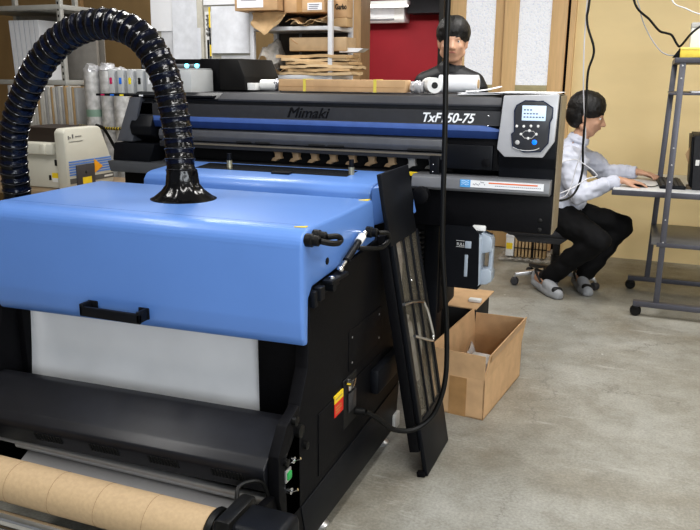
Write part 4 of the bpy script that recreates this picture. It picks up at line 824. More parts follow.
o = obj('kraft_paper', crumple(lambda u, v: Vector((-2.34 + u * 0.27, 4.79 + v * 0.3, 1.785 + 0.012 * math.sin(u * 14) + 0.03 * u)), 12, 4, 0.006, 6), M('pale_kraft', (0.62, 0.46, 0.28), 0.7, 0, 0.1, 10)); tag(o, 'pale folded paper lying at the front of the upper white shelf', 'paper')
pcl = thing('wrapped_parcel', 'neat brown paper-wrapped parcel on top of the flat packs', 'parcel', (-2.13, 5.0, 1.60))
obj('wrapping', MB().box(-2.37, -1.945, 4.84, 5.02, 1.61, 1.70, 0.006), M('parcel_paper', (0.46, 0.33, 0.20), 0.7, 0, 0.08), pcl)
obj('fold_edge', MB().hexa([(-2.36, 4.836, 1.69), (-2.35, 4.836, 1.69), (-2.30, 4.84, 1.655), (-2.31, 4.84, 1.655), (-2.36, 4.838, 1.693), (-2.35, 4.838, 1.693), (-2.30, 4.84, 1.658), (-2.31, 4.84, 1.658)]), TAPE, pcl)
rp_ = random.Random(21)
names = ['lowest', 'second from bottom', 'third from bottom', 'fourth from bottom', 'fifth from bottom', 'topmost']
z = 1.452
for i in range(6):
    x0 = -2.40 + rp_.uniform(-.05, .04); x1 = -1.92 + rp_.uniform(-.03, .05); th = 0.023
    zz = z
    def ff(u, v, x0=x0, x1=x1, zz=zz, ph=i): return Vector((x0 + u * (x1 - x0), 4.80 + v * 0.24 + 0.012 * math.sin(u * 6 + ph), zz + 0.0035 * math.sin(u * 7 + ph * 2) + 0.002 * math.sin(v * 8 + ph)))
    m = MB().grid(ff, 14, 5).jitter(0.003, i); bmesh.ops.recalc_face_normals(m.bm, faces=m.bm.faces[:]); bmesh.ops.solidify(m.bm, geom=m.bm.faces[:], thickness=-0.019)
    o = obj('flat_paper_pack', m, KRAFT if i % 2 else M('pale_kraft', (0.62, 0.46, 0.28), 0.7, 0, 0.1, 10)); tag(o, names[i] + ' of the flat brown paper packs under the wrapped parcel', 'paper pack', 'flat brown packs on the lower white shelf'); z += th
o = obj('white_envelope', MB().hexa([(-2.0, 4.85, 1.632), (-1.84, 4.88, 1.628), (-1.84, 5.0, 1.628), (-2.0, 5.0, 1.632), (-2.0, 4.85, 1.600), (-1.88, 4.88, 1.604), (-1.88, 5.0, 1.604), (-2.0, 5.0, 1.600)]), PAPER); tag(o, 'white envelope poking out under the wrapped parcel past the shelf post', 'envelope')
o = obj('kraft_paper', crumple(lambda u, v: Vector((-2.63 + u * 0.26, 4.79 + v * 0.36, 1.462 + 0.022 * math.sin(u * 8 + v * 2) + 0.01)), 10, 6, 0.007, 14), KRAFT); tag(o, 'crumpled brown paper under the clear plastic bag on the lower shelf', 'paper')
bgm = M('bag_plastic', (0.55, 0.54, 0.52), 0.2, 0, 0.25, 25, bump=0.6, alpha=0.6)
o = obj('plastic_bag', MB().grid(lambda u, v: Vector((-2.61 + u * 0.24, 4.82 + 0.30 * v, 1.50 + 0.20 * math.exp(-((u - .25) / .3) ** 2) * math.sin(PI * v * .9 + .3) + 0.03 * math.sin(u * 11 + v * 6))), 14, 10).jitter(0.008, 17), bgm); tag(o, 'crumpled clear plastic bag on the lower left of the white shelf', 'bag')

# ------------------------------------------------------------------ red room: air conditioner and lamp
ac = thing('air_conditioner', 'white wall-mounted air conditioner high on the red wall', 'air conditioner', (-3.05, 8.7, 2.05))
obj('case', MB().prism([(8.80, 2.05), (8.62, 2.04), (8.58, 2.08), (8.58, 2.22), (8.62, 2.25), (8.80, 2.25)], 'x', -3.62, -2.74, 0.012), WHITE, ac)
obj('front_panel', MB().prism([(8.579, 2.10), (8.574, 2.11), (8.574, 2.21), (8.579, 2.215)], 'x', -3.60, -2.86, 0.002), PAPER, ac)
obj('louver', MB().box(-3.60, -2.86, 8.576, 8.60, 2.072, 2.09, 0.003), MIDGREY, ac)
lp_ = thing('ceiling_lamp', 'bright strip lamp under the dark ceiling above the air conditioner', 'lamp', (-2.9, 8.0, 2.36))
obj('housing', MB().box(-3.4, -2.62, 8.30, 8.42, 2.22, 2.26, 0.006).box(-3.3, -3.28, 8.35, 8.37, 2.26, 2.42).box(-2.72, -2.70, 8.35, 8.37, 2.26, 2.42), WHITE, lp_)
for yy in (8.33, 8.39): obj('tube', MB().cyl((-3.38, yy, 2.207), (-2.64, yy, 2.207), 0.012, 12), LF, lp_)

# ------------------------------------------------------------------ computer rack with desk surface
RK = thing('computer_desk_rack', 'dark grey steel rack desk on casters at the right edge', 'desk', (0.5, 5.2, 0))
RG = M('rack_steel', (0.105, 0.105, 0.125), 0.4, 0.3, 0.06)
posts = [((0.135, 4.86), (0.135, 4.86)), ((0.075, 5.50), (0.105, 5.50)), ((0.85, 4.86), (0.85, 4.86)), ((0.85, 5.50), (0.85, 5.50))]
for (b_, t_) in posts: obj('post', MB().bar((b_[0], b_[1], 0.09), (t_[0], t_[1], 1.56), 0.034, 0.034, (0, 1, 0), 0.002), RG, RK)
hs_ = MB()
for z in (0.48, 0.62, 0.85, 0.95, 1.05, 1.45, 1.52): hs_.ball((0.135, 4.842, z), (0.005, 0.003, 0.005), 8)
obj('bolt_holes', hs_, STEEL, RK)
obj('foot_bar', MB().box(0.0, 0.95, 4.64 + .19, 4.66 + .22, 0.065, 0.098, 0.003), RG, RK)
obj('foot_bar', MB().box(-0.05, 0.95, 5.48, 5.52, 0.065, 0.098, 0.003), RG, RK)
for x, y in ((0.02, 4.855), (-0.03, 5.50), (0.92, 4.855), (0.92, 5.50)):
    ca = obj('caster', MB().lathe([(0.0, -0.02), (0.029, -0.02), (0.034, -0.012), (0.034, 0.012), (0.029, 0.02), (0.0, 0.02)], (x, y, 0.034), 'y', 20), RUBBER, RK)
    obj('caster_fork', MB().box(x - .016, x + .016, y - .024, y + .024, 0.048, 0.066, 0.003), RUBBER, ca)
obj('desk_surface', MB().box(-0.185, 0.98, 4.95, 5.86, 0.745, 0.778, 0.006), M('desk_top', (0.62, 0.63, 0.64), 0.35, 0, 0.02), RK)
obj('desk_edge', MB().box(-0.187, 0.98, 4.946, 4.951, 0.738, 0.772, 0.002).box(-0.19, -0.184, 4.95, 5.86, 0.738, 0.772, 0.002), RG, RK)
obj('lower_shelf', MB().box(0.07, 0.90, 4.845, 5.52, 0.462, 0.474, 0.002), M('shelf_steel', (0.20, 0.20, 0.205), 0.35, 0.4), RK)
obj('shelf_rim', MB().box(0.10, 0.90, 4.838, 4.845, 0.452, 0.478, 0.002), RG, RK)
obj('upper_shelf', MB().box(0.08, 0.90, 4.845, 5.52, 1.355, 1.368, 0.002), RG, RK)
obj('top_shelf', MB().box(0.09, 0.90, 4.835, 5.52, 1.535, 1.565, 0.002), RG, RK)
o = thing('computer_tower', 'black computer tower standing on the right of the desk surface', 'computer', (0.33, 5.2, 0.778))
obj('case', MB().hexa([(0.272, 5.08, 0.7785), (0.47, 5.08, 0.7785), (0.47, 5.5, 0.7785), (0.272, 5.5, 0.7785), (0.252, 5.08, 1.11), (0.47, 5.08, 1.11), (0.47, 5.5, 1.11), (0.252, 5.5, 1.11)], 0.004), DKGREY, o)
obj('front_bezel', MB().hexa([(0.258, 5.10, 0.79), (0.2725, 5.10, 0.79), (0.2725, 5.48, 0.79), (0.258, 5.48, 0.79), (0.238, 5.10, 1.10), (0.2525, 5.10, 1.10), (0.2525, 5.48, 1.10), (0.238, 5.48, 1.10)], 0.002), BLACK2, o)
obj('white_label', MB().box(0.275, 0.297, 5.076, 5.08, 0.93, 0.965), WHITE, o)
o = obj('brown_card', MB().prism([(0.215, 0.99), (0.238, 1.04), (0.238, 0.93)], 'y', 5.14, 5.15), CARD); tag(o, 'small brown card propped against the black computer tower', 'card')
kb = thing('keyboard', 'black computer keyboard on the desk in front of the computer tower', 'keyboard', (0.15, 5.28, 0.778), math.radians(3))
obj('case', MB().box(-0.075, 0.075, -0.22, 0.22, 0.0005, 0.018, 0.004), BLACK2, kb, local=True)
ky = MB()
for i in range(5):
    for j in range(20): ky.box(-0.064 + i * 0.026, -0.043 + i * 0.026, -0.212 + j * 0.0213, -0.194 + j * 0.0213, 0.018, 0.0245 - 0.0, 0.0015, 1)
ky_o = obj('keys', ky, DKGREY, kb, local=True)
ms = thing('computer_mouse', 'black computer mouse under the seated person\'s hand', 'mouse', (-0.045, 5.12, 0.778))
obj('shell', MB().ball((-0.045, 5.12, 0.79), (0.05, 0.03, 0.0125), 16), BLACK2, ms)
mc = obj('mouse_cable', MB().tube(spline([(0.0, 5.12, 0.784), (0.03, 5.10, 0.782), (0.06, 5.14, 0.782), (0.08, 5.20, 0.782)], 5), 0.003, 6), RUBBER, ms)
o = obj('dark_pad', MB().box(0.24, 0.27, 5.1, 5.18, 0.7785, 0.80, 0.003), M('brown_pad', (0.10, 0.07, 0.04), 0.6)); tag(o, 'small dark brown case lying between keyboard and computer tower', 'case')
yb = thing('yellow_box', 'flat yellow box lying on top of the rack desk', 'box', (0.2, 5.0, 1.565))
obj('box', MB().box(0.115, 0.42, 4.86, 5.2, 1.5655, 1.618, 0.003), M('yellow_card', (0.80, 0.62, 0.10), 0.55), yb); obj('lid_edge', MB().box(0.114, 0.421, 4.857, 5.2, 1.608, 1.621, 0.002), M('yellow_lid', (0.85, 0.70, 0.18), 0.5), yb)
wbx = thing('white_folder_box', 'upright white carton standing on the flat yellow box', 'carton', (0.25, 5.05, 1.621))
obj('carton', MB().box(0.165, 0.36, 4.98, 5.14, 1.6215, 1.735, 0.003), WHITE, wbx); obj('lid', MB().box(0.163, 0.362, 4.978, 5.142, 1.735, 1.765, 0.003), M('grey_lid', (0.45, 0.45, 0.45), 0.5), wbx)
o = obj('black_adapter', MB().hexa([(0.075, 4.88, 1.5655), (0.112, 4.88, 1.5655), (0.112, 4.96, 1.5655), (0.075, 4.96, 1.5655), (0.105, 4.88, 1.61), (0.112, 4.88, 1.625), (0.112, 4.96, 1.625), (0.105, 4.96, 1.61)], 0.002), BLACK2); tag(o, 'small black power adapter on the rack top beside the yellow box', 'adapter')
o = obj('paper_pile', MB().box(0.20, 0.40, 4.90, 5.2, 1.3685, 1.376, 0.001), PAPER); tag(o, 'thin pile of white papers on the upper rack shelf', 'paper')
o = obj('notice_sheet', MB().box(0.32, 0.52, 6.435, 6.449, 1.40, 1.72, 0.001), M('cream_paper', (0.72, 0.62, 0.40), 0.7)); tag(o, 'cream notice taped to the plywood wall behind the rack', 'notice')

# ------------------------------------------------------------------ things on the floor behind
bag = obj('plastic_sheet', MB().grid(lambda u, v: Vector((-1.06 + u * 0.42, 5.95 + v * 0.32, 0.012 + 0.018 * abs(math.sin(u * 17 + v * 5)) * abs(math.sin(v * 9 + u * 3)))), 24, 14).jitter(0.006, 3), bgm); tag(bag, 'crumpled clear plastic sheet on the floor by the door', 'plastic sheet')
wc = thing('white_carton', 'small upright white carton with a yellow label on the plastic sheet', 'carton', (-0.98, 6.08, 0.03))
obj('carton', MB().box(-1.01, -0.945, 6.03, 6.13, 0.03, 0.205, 0.004), WHITE, wc); obj('yellow_label', MB().box(-1.005, -0.955, 6.027, 6.031, 0.09, 0.14), YELLOW, wc); obj('lid', MB().box(-1.012, -0.943, 6.028, 6.132, 0.185, 0.208, 0.002), PAPER, wc)
sb = thing('slatted_crate', 'small slatted wooden bundle tied with black straps beside the white carton', 'bundle', (-0.82, 6.08, 0.03))
slt = MB()
for k in range(9): slt.box(-0.935 + k * 0.028, -0.918 + k * 0.028, 6.03, 6.10, 0.03, 0.185, 0.002)
obj('slats', slt, M('slat_wood', (0.50, 0.36, 0.20), 0.6), sb); obj('backing', MB().box(-0.935, -0.69, 6.10, 6.12, 0.03, 0.18), M('backing_dark', (0.08, 0.06, 0.04), 0.7), sb)
obj('strap', MB().box(-0.80, -0.785, 6.026, 6.03, 0.03, 0.19).box(-0.94, -0.68, 6.026, 6.029, 0.10, 0.108), RUBBER, sb)

# ------------------------------------------------------------------ cables hanging from the ceiling
def cable(nm, pts, r, mat, lab, n=8): return tag(obj(nm, MB().tube(spline(pts, n), r, 8), mat), lab, 'cable')
PALE = M('pale_cable', (0.62, 0.62, 0.66), 0.5)
cable('hanging_cable', [(-0.32, 3.9, 2.99), (-0.327, 3.9, 1.9), (-0.333, 3.9, 1.715), (-0.29, 3.9, 1.578), (-0.309, 3.9, 1.471), (-0.304, 3.9, 1.296), (-0.304, 3.9, 1.126), (-0.297, 3.9, 1.0), (-0.318, 3.87, 0.90), (-0.36, 3.76, 0.87), (-0.44, 3.55, 0.89)], 0.0055, RUBBER, 'black cable hanging from the ceiling past the seated person to the printer')
cable('hanging_cable', [(-0.34, 3.92, 2.99), (-0.341, 3.92, 1.81), (-0.333, 3.92, 1.50), (-0.315, 3.92, 1.30), (-0.297, 3.92, 1.151), (-0.325, 3.90, 1.026), (-0.350, 3.86, 0.90), (-0.38, 3.72, 0.88), (-0.45, 3.53, 0.89)], 0.003, PALE, 'thin white cable hanging beside the black one to the printer')
cable('looped_cable', [(-0.40, 3.72, 1.05), (-0.345, 3.82, 1.06), (-0.31, 3.86, 1.05), (-0.225, 3.88, 0.985), (-0.27, 3.86, 0.965), (-0.34, 3.78, 0.92), (-0.45, 3.54, 0.892)], 0.003, PALE, 'thin white cable looping in front of the seated person\'s sleeve')
cable('drooping_cable', [(-0.20, 5.0, 2.99), (-0.19, 5.0, 2.2), (-0.168, 5.0, 1.899), (-0.068, 5.0, 1.784), (-0.01, 5.0, 1.722), (0.03, 5.0, 1.708), (0.062, 5.0, 1.695), (0.095, 5.0, 1.645), (0.115, 4.97, 1.634), (0.16, 4.95, 1.696), (0.208, 4.95, 1.74), (0.34, 4.95, 1.82)], 0.0065, RUBBER, 'thick black cable drooping from the ceiling onto the rack desk top')
cable('drooping_cable', [(-0.19, 5.03, 2.99), (-0.18, 5.03, 2.1), (-0.129, 5.03, 1.842), (-0.07, 5.03, 1.71), (0.0, 5.0, 1.615), (0.046, 4.97, 1.585), (0.085, 4.93, 1.578)], 0.0035, M('grey_cable', (0.35, 0.35, 0.37), 0.5), 'thin grey cable drooping to the black adapter on the rack top')
cable('drooping_cable', [(-0.05, 5.2, 2.99), (-0.02, 5.15, 2.1), (0.042, 5.0, 1.893), (0.12, 5.0, 1.845), (0.20, 5.0, 1.812), (0.35, 5.0, 1.78)], 0.004, PALE, 'thin pale cable crossing the top right corner above the rack')
# ------------------------------------------------------------------ people
def _unit_sphere(seg, rings):
    v = [(0, 0, 1)]; f = []
    for i in range(1, rings):
        a = PI * i / rings
        for k in range(seg): v.append((math.sin(a) * math.cos(2 * PI * k / seg), math.sin(a) * math.sin(2 * PI * k / seg), math.cos(a)))
    v.append((0, 0, -1)); n = len(v) - 1
    for k in range(seg): f.append((0, 1 + k, 1 + (k + 1) % seg))
    for i in range(rings - 2):
        for k in range(seg): f.append((1 + i * seg + k, 1 + (i + 1) * seg + k, 1 + (i + 1) * seg + (k + 1) % seg, 1 + i * seg + (k + 1) % seg))
    for k in range(seg): f.append((n, n - seg + (k + 1) % seg, n - seg + k))
    return [Vector(q) for q in v], f
_SV, _SF = _unit_sphere(14, 10); _EV, _EF = _unit_sphere(22, 16)
def _cap(V, Fc, a, ra, b, rb_, seg=14):
    a = Vector(a); b = Vector(b)
    for c, r in ((a, ra), (b, rb_)):
        o = len(V); V.extend([c + q * r for q in _SV]); Fc.extend([tuple(o + t for t in f) for f in _SF])
    d = b - a
    if d.length < 1e-5: return
    q = d.to_track_quat('Z', 'Y'); o = len(V)
    for c, r in ((a, ra), (b, rb_)):
        for k in range(seg): V.append(c + q @ Vector((r * math.cos(2 * PI * k / seg), r * math.sin(2 * PI * k / seg), 0)))
    for k in range(seg): Fc.append((o + k, o + (k + 1) % seg, o + seg + (k + 1) % seg, o + seg + k))
    Fc.append(tuple(o + seg - 1 - k for k in range(seg))); Fc.append(tuple(o + seg + k for k in range(seg)))
def _ell(V, Fc, c, r, rot=None):
    m = Matrix.Translation(c) @ (rot or Matrix()) @ Matrix.Diagonal((*r, 1)); o = len(V)
    V.extend([m @ q for q in _EV]); Fc.extend([tuple(o + t for t in f) for f in _EF])
def fuse(parts, voxel=0.008, smooth=4, cut=None):
    """one continuous skin over all the given volumes"""
    V, Fc = [], []
    for p in parts:
        if p[0] == 'c': _cap(V, Fc, *p[1:])
        elif p[0] == 'e': _ell(V, Fc, *p[1:])
        else:                                     # chain of (point, radius)
            for (a, ra), (b, rb_) in zip(p[1][:-1], p[1][1:]): _cap(V, Fc, a, ra, b, rb_)
    me = bpy.data.meshes.new('tmp'); me.from_pydata([tuple(q) for q in V], [], Fc); me.update()
    o = bpy.data.objects.new('tmp', me); C.objects.link(o)
    r = o.modifiers.new('r', 'REMESH'); r.mode = 'VOXEL'; r.voxel_size = voxel
    s = o.modifiers.new('s', 'SMOOTH'); s.iterations = smooth; s.factor = 0.5
    bpy.context.view_layer.update()
    out = bpy.data.meshes.new_from_object(o.evaluated_get(bpy.context.evaluated_depsgraph_get()))
    bpy.data.objects.remove(o); bpy.data.meshes.remove(me)
    bm = bmesh.new(); bm.from_mesh(out); bpy.data.meshes.remove(out)
    return bm
SKIN = M('skin', (0.56, 0.33, 0.225), 0.5, 0, 0.06, 12)
HAIR = M('black_hair', (0.010, 0.009, 0.009), 0.45, 0, 0.3, 60, bump=0.4, stretch=(3, 3, 1))
EYEW = M('eye_white', (0.75, 0.73, 0.70), 0.3); IRIS = M('eye_dark', (0.02, 0.012, 0.008), 0.2); LIP = M('lips', (0.42, 0.18, 0.14), 0.5)

def head_parts(c, fwd, up, k=1.0):
    """volumes of a head centred at c (between the eyes' height), facing fwd"""
    f = Vector(fwd).normalized(); u = Vector(up).normalized(); s = f.cross(u).normalized(); u = s.cross(f); c = Vector(c)
    rot = Matrix((f, s, u)).transposed().to_4x4()
    def at(a, b, d): return c + (f * a + s * b + u * d) * k
    P_ = [('e', at(-0.012, 0, 0.025), (0.094 * k, 0.076 * k, 0.092 * k), rot), ('e', at(0.022, 0, -0.03), (0.068 * k, 0.062 * k, 0.080 * k), rot),
          ('c', at(0.045, -0.018, -0.088), 0.024 * k, at(0.045, 0.018, -0.088), 0.024 * k),           # chin
          ('c', at(-0.005, -0.048, -0.06), 0.024 * k, at(0.04, -0.026, -0.08), 0.022 * k), ('c', at(-0.005, 0.048, -0.06), 0.024 * k, at(0.04, 0.026, -0.08), 0.022 * k),
          ('c', at(0.082, 0, 0.002), 0.009 * k, at(0.103, 0, -0.032), 0.012 * k), ('c', at(0.092, -0.012, -0.036), 0.008 * k, at(0.092, 0.012, -0.036), 0.008 * k),  # nose
          ('c', at(0.075, -0.03, 0.016), 0.011 * k, at(0.075, 0.03, 0.016), 0.011 * k),               # brow
          ('c', at(0.079, -0.014, -0.058), 0.009 * k, at(0.079, 0.014, -0.058), 0.009 * k)]           # mouth
    for q in (-1, 1):
        P_.append(('c', at(-0.018, q * 0.078, 0.012), 0.011 * k, at(-0.010, q * 0.074, -0.034), 0.008 * k))
        P_.append(('e', at(0.058, q * 0.036, -0.028), (0.022 * k, 0.022 * k, 0.018 * k), rot))
    return P_, at, rot
def face_bits(root, body, at, rot, k=1.0):
    for q in (-1, 1):
        e = obj('eye', MB().ball(at(0.0705, q * 0.031, 0.000), (0.0085 * k,) * 3, 12), EYEW, body)
        i = MB().ball(at(0.0755, q * 0.031, 0.000), (0.0048 * k,) * 3, 10); obj('iris', i, IRIS, body)
        obj('eyebrow', MB().tube([at(0.083, q * 0.016, 0.022), at(0.082, q * 0.032, 0.027), at(0.068, q * 0.05, 0.022)], [0.003 * k, 0.004 * k, 0.002 * k], 8), HAIR, body)
    obj('lips', MB().tube([at(0.080, -0.022, -0.059), at(0.0885, -0.008, -0.056), at(0.0885, 0.008, -0.056), at(0.080, 0.022, -0.059)], [0.002 * k, 0.0045 * k, 0.0045 * k, 0.002 * k], 8), LIP, body)
def hair_cap(at, rot, k=1.0, seed=1, fringe=0.04, back=0.06):
    P_ = [('e', at(-0.018, 0, 0.042), (0.100 * k, 0.086 * k, 0.082 * k), rot), ('e', at(-0.048, 0, 0.0), (0.072 * k, 0.080 * k, back * 1.35 * k), rot)]
    rg = random.Random(seed)
    def on(az, el, g):                            # point on the scalp: azimuth from the face, elevation
        return (-0.015 + (0.094 + g) * math.cos(az) * math.cos(el), (0.080 + g) * math.sin(az) * math.cos(el), 0.036 + (0.084 + g) * math.sin(el))
    for i in range(90):
        az = rg.uniform(-PI, PI); front = abs(az) < 0.85
        lo = (0.22 if front else (-0.05 if abs(az) < 1.7 else -0.75)) + rg.uniform(-0.08, 0.14)
        hi = rg.uniform(0.7, 1.35); ch = []
        for t in range(5):
            el = hi + (lo - hi) * t / 4; ch.append((at(*on(az + 0.25 * rg.uniform(-1, 1) * t / 4, el, 0.004 + 0.004 * rg.random())), (0.015 - 0.002 * t) * k))
        P_.append(('k', ch))
    return fuse(P_, 0.006, 3)
def hand_parts(wrist, palm_dir, normal, thumb_side, curl=0.5, length=0.18):
    """palm, four bent fingers of unequal length and a thumb leaving the side of the palm; normal points out of the BACK of the hand"""
    w = Vector(wrist); d = Vector(palm_dir).normalized(); n = Vector(normal); n = (n - d * n.dot(d)).normalized(); s = d.cross(n) * thumb_side; k = length / 0.18
    P_ = []
    for j, b in enumerate((-0.030, -0.010, 0.010, 0.030)):
        P_.append(('c', w + d * 0.02 * k + s * b * 0.7 * k, 0.015 * k, w + d * 0.085 * k + s * b * k, 0.0125 * k))
    P_.append(('c', w, 0.023 * k, w + d * 0.03 * k, 0.022 * k))
    spec = [(0.030, 0.078, 0.0088), (0.0105, 0.086, 0.0092), (-0.0095, 0.080, 0.0088), (-0.029, 0.062, 0.0080)]
    for i, (b, ln, r) in enumerate(spec):
        ln *= k; r *= k; p = w + d * 0.088 * k + s * b * k; dr = (d + s * (b * 3.5)).normalized(); a = curl * (0.35 + 0.05 * i); ch = [(p - d * 0.015 * k, r * 1.1)]
        for f_, q in ((0.46, 1.0), (0.30, 1.7), (0.24, 1.2)):
            dr = (dr * math.cos(a * q) - n * math.sin(a * q)).normalized(); p = p + dr * ln * f_; ch.append((p, r)); r *= 0.93
        P_.append(('k', ch))
    t0 = w + d * 0.028 * k + s * 0.024 * k - n * 0.006 * k; dr = (d * 0.72 + s * 0.62 - n * 0.3).normalized()
    t1 = t0 + dr * 0.042 * k; t2 = t1 + (dr * 0.7 + d * 0.45 - n * 0.1).normalized() * 0.032 * k; t3 = t2 + (d * 0.9 + dr * 0.2 - n * .15).normalized() * 0.024 * k
    P_.append(('k', [(t0, 0.0155 * k), (t1, 0.0115 * k), (t2, 0.010 * k), (t3, 0.0085 * k)]))
    return P_

# ---- seated person: faces +X, near arm on the mouse, far arm on the keyboard
p1 = thing('person', 'seated person in pale grey shirt, black trousers and grey clogs, hands on keyboard and mouse', 'person', (-0.56, 5.3, 0))
HC = Vector((-0.40, 5.30, 1.205)); FW = Vector((0.95, 0.05, -0.20)); UPV = Vector((0.2, 0, 1))
hp_, at1, rot1 = head_parts(HC, FW, UPV, 1.16)
sR, eR, wR = Vector((-0.495, 5.12, 0.945)), Vector((-0.395, 5.03, 0.715)), Vector((-0.155, 5.065, 0.815))
sL, eL, wL = Vector((-0.465, 5.475, 0.945)), Vector((-0.255, 5.55, 0.800)), Vector((-0.065, 5.505, 0.825))
hR, kR, aR = Vector((-0.53, 5.20, 0.535)), Vector((-0.245, 5.0, 0.425)), Vector((-0.555, 5.165, 0.135))
hL, kL, aL = Vector((-0.53, 5.40, 0.535)), Vector((-0.125, 5.44, 0.455)), Vector((-0.325, 5.345, 0.135))
tR, tL = Vector((-0.475, 5.03, 0.035)), Vector((-0.295, 5.19, 0.035))       # toes
qR, qL = Vector((-0.650, 5.235, 0.09)), Vector((-0.395, 5.42, 0.085))       # heels
parts = hp_ + [('c', (-0.455, 5.30, 1.03), 0.058, (-0.405, 5.30, 1.12), 0.055),
    ('k', [((-0.535, 5.30, 0.56), 0.115), ((-0.53, 5.30, 0.72), 0.105), ((-0.515, 5.30, 0.87), 0.115)]), ('c', (-0.485, 5.17, 0.935), 0.06, (-0.475, 5.43, 0.935), 0.06), ('c', (-0.50, 5.30, 0.93), 0.09, (-0.46, 5.30, 1.02), 0.06),
    ('k', [(sR, 0.052), (eR, 0.040), (wR, 0.027)]), ('k', [(sL, 0.052), (eL, 0.040), (wL, 0.027)]),
    ('k', [(hR, 0.085), (kR, 0.055), (aR, 0.036)]), ('k', [(hL, 0.085), (kL, 0.055), (aL, 0.036)]),
    ('k', [(aR, 0.036), (qR + Vector((0.02, -.02, 0)), 0.034), (tR + Vector((-.02, .03, 0.012)), 0.026)]), ('k', [(aL, 0.036), (qL + Vector((0.01, -.02, 0)), 0.034), (tL + Vector((-.02, .03, 0.012)), 0.026)])]
parts += hand_parts(wR + Vector((0.01, 0.002, 0.0)), (1.0, 0.25, -0.06), (0.12, 0, 1), 1, 0.45, 0.175)
parts += hand_parts(wL + Vector((0.01, -0.004, 0.0)), (1.0, -0.45, -0.08), (0.12, 0, 1), -1, 0.5, 0.175)
b1 = obj('body', fuse(parts, 0.0062, 3), SKIN, p1, sharp=3)
face_bits(p1, b1, at1, rot1, 1.16)
obj('hair', hair_cap(at1, rot1, 1.22, 3), HAIR, p1, sharp=3)
SH = M('shirt_fabric', (0.58, 0.60, 0.69), 0.85, 0, 0.05, 9, bump=0.5)
def folds(bm, amp, sc, seed=0):
    from mathutils import noise
    for v in bm.verts:
        n = noise.noise(Vector((v.co.x * sc, v.co.y * sc * 0.6, v.co.z * sc * 1.4)) + Vector((seed, 0, 0))); m = noise.noise(v.co * sc * 2.3 + Vector((0, seed, 0)))
        v.co += v.normal * amp * (n + 0.5 * m)
    return bm
mR = eR.lerp(wR, 0.88); mL = eL.lerp(wL, 0.88)
sh = fuse([('k', [((-0.53, 5.30, 0.61), 0.150), ((-0.53, 5.30, 0.72), 0.150), ((-0.51, 5.30, 0.87), 0.142)]), ('e', (-0.525, 5.3, 0.63), (0.16, 0.19, 0.09)), ('e', (-0.515, 5.30, 0.84), (0.14, 0.20, 0.15)),
    ('c', (-0.49, 5.16, 0.94), 0.072, (-0.475, 5.44, 0.94), 0.072), ('c', (-0.50, 5.30, 0.95), 0.095, (-0.455, 5.30, 1.035), 0.066),
    ('k', [(sR, 0.075), (sR.lerp(eR, .5), 0.070), (eR, 0.062), (eR.lerp(wR, .5), 0.055), (mR, 0.042)]), ('k', [(sL, 0.075), (sL.lerp(eL, .5), 0.070), (eL, 0.062), (eL.lerp(wL, .5), 0.055), (mL, 0.042)])], 0.010, 3)
s1 = obj('shirt', folds(sh, 0.017, 15, 2), SH, p1, sharp=3)
dR = (wR - eR).normalized(); dL = (wL - eL).normalized()
obj('cuff', MB().tube([mR - dR * .035, mR - dR * .03, mR + dR * 0.022, mR + dR * .026], [0.041, 0.0435, 0.040, 0.036], 20), SH, s1); obj('cuff', MB().tube([mL - dL * .035, mL - dL * .03, mL + dL * 0.022, mL + dL * .026], [0.041, 0.0435, 0.040, 0.036], 20), SH, s1)
obj('collar', MB().lathe([(0.070, 0), (0.075, 0.012), (0.066, 0.045), (0.060, 0.045), (0.060, 0.0)], (0, 0, 0), 'z', 24).xf(Matrix.Translation((-0.452, 5.30, 1.03)) @ Matrix.Rotation(0.35, 4, 'Y')), SH, s1)
obj('pocket_edge', MB().tube([(-0.41, 5.16, 0.90), (-0.39, 5.20, 0.885), (-0.385, 5.24, 0.882)], 0.003, 6), M('shirt_seam', (0.35, 0.36, 0.43), 0.8), s1)
TRS = M('trouser_black', (0.009, 0.009, 0.010), 0.8, 0, 0.2, 10, bump=0.3, spec=0.2)
tr = fuse([('e', (-0.55, 5.30, 0.55), (0.165, 0.195, 0.09)), ('e', (-0.59, 5.30, 0.53), (0.17, 0.19, 0.07)), ('k', [(hR, 0.110), (hR.lerp(kR, .5), 0.100), (kR, 0.080), (kR.lerp(aR, .5), 0.072), (aR + Vector((0.01, 0, -0.015)), 0.066)]),
    ('k', [(hL, 0.110), (hL.lerp(kL, .5), 0.098), (kL, 0.080), (kL.lerp(aL, .5), 0.072), (aL + Vector((0.0, 0, -0.01)), 0.066)])], 0.010, 3)
obj('trousers', folds(tr, 0.010, 11, 5), TRS, p1, sharp=3)
CLG = M('clog_grey', (0.33, 0.34, 0.36), 0.6, 0, 0.06, 20); CLB = M('clog_black', (0.012, 0.012, 0.012), 0.6)
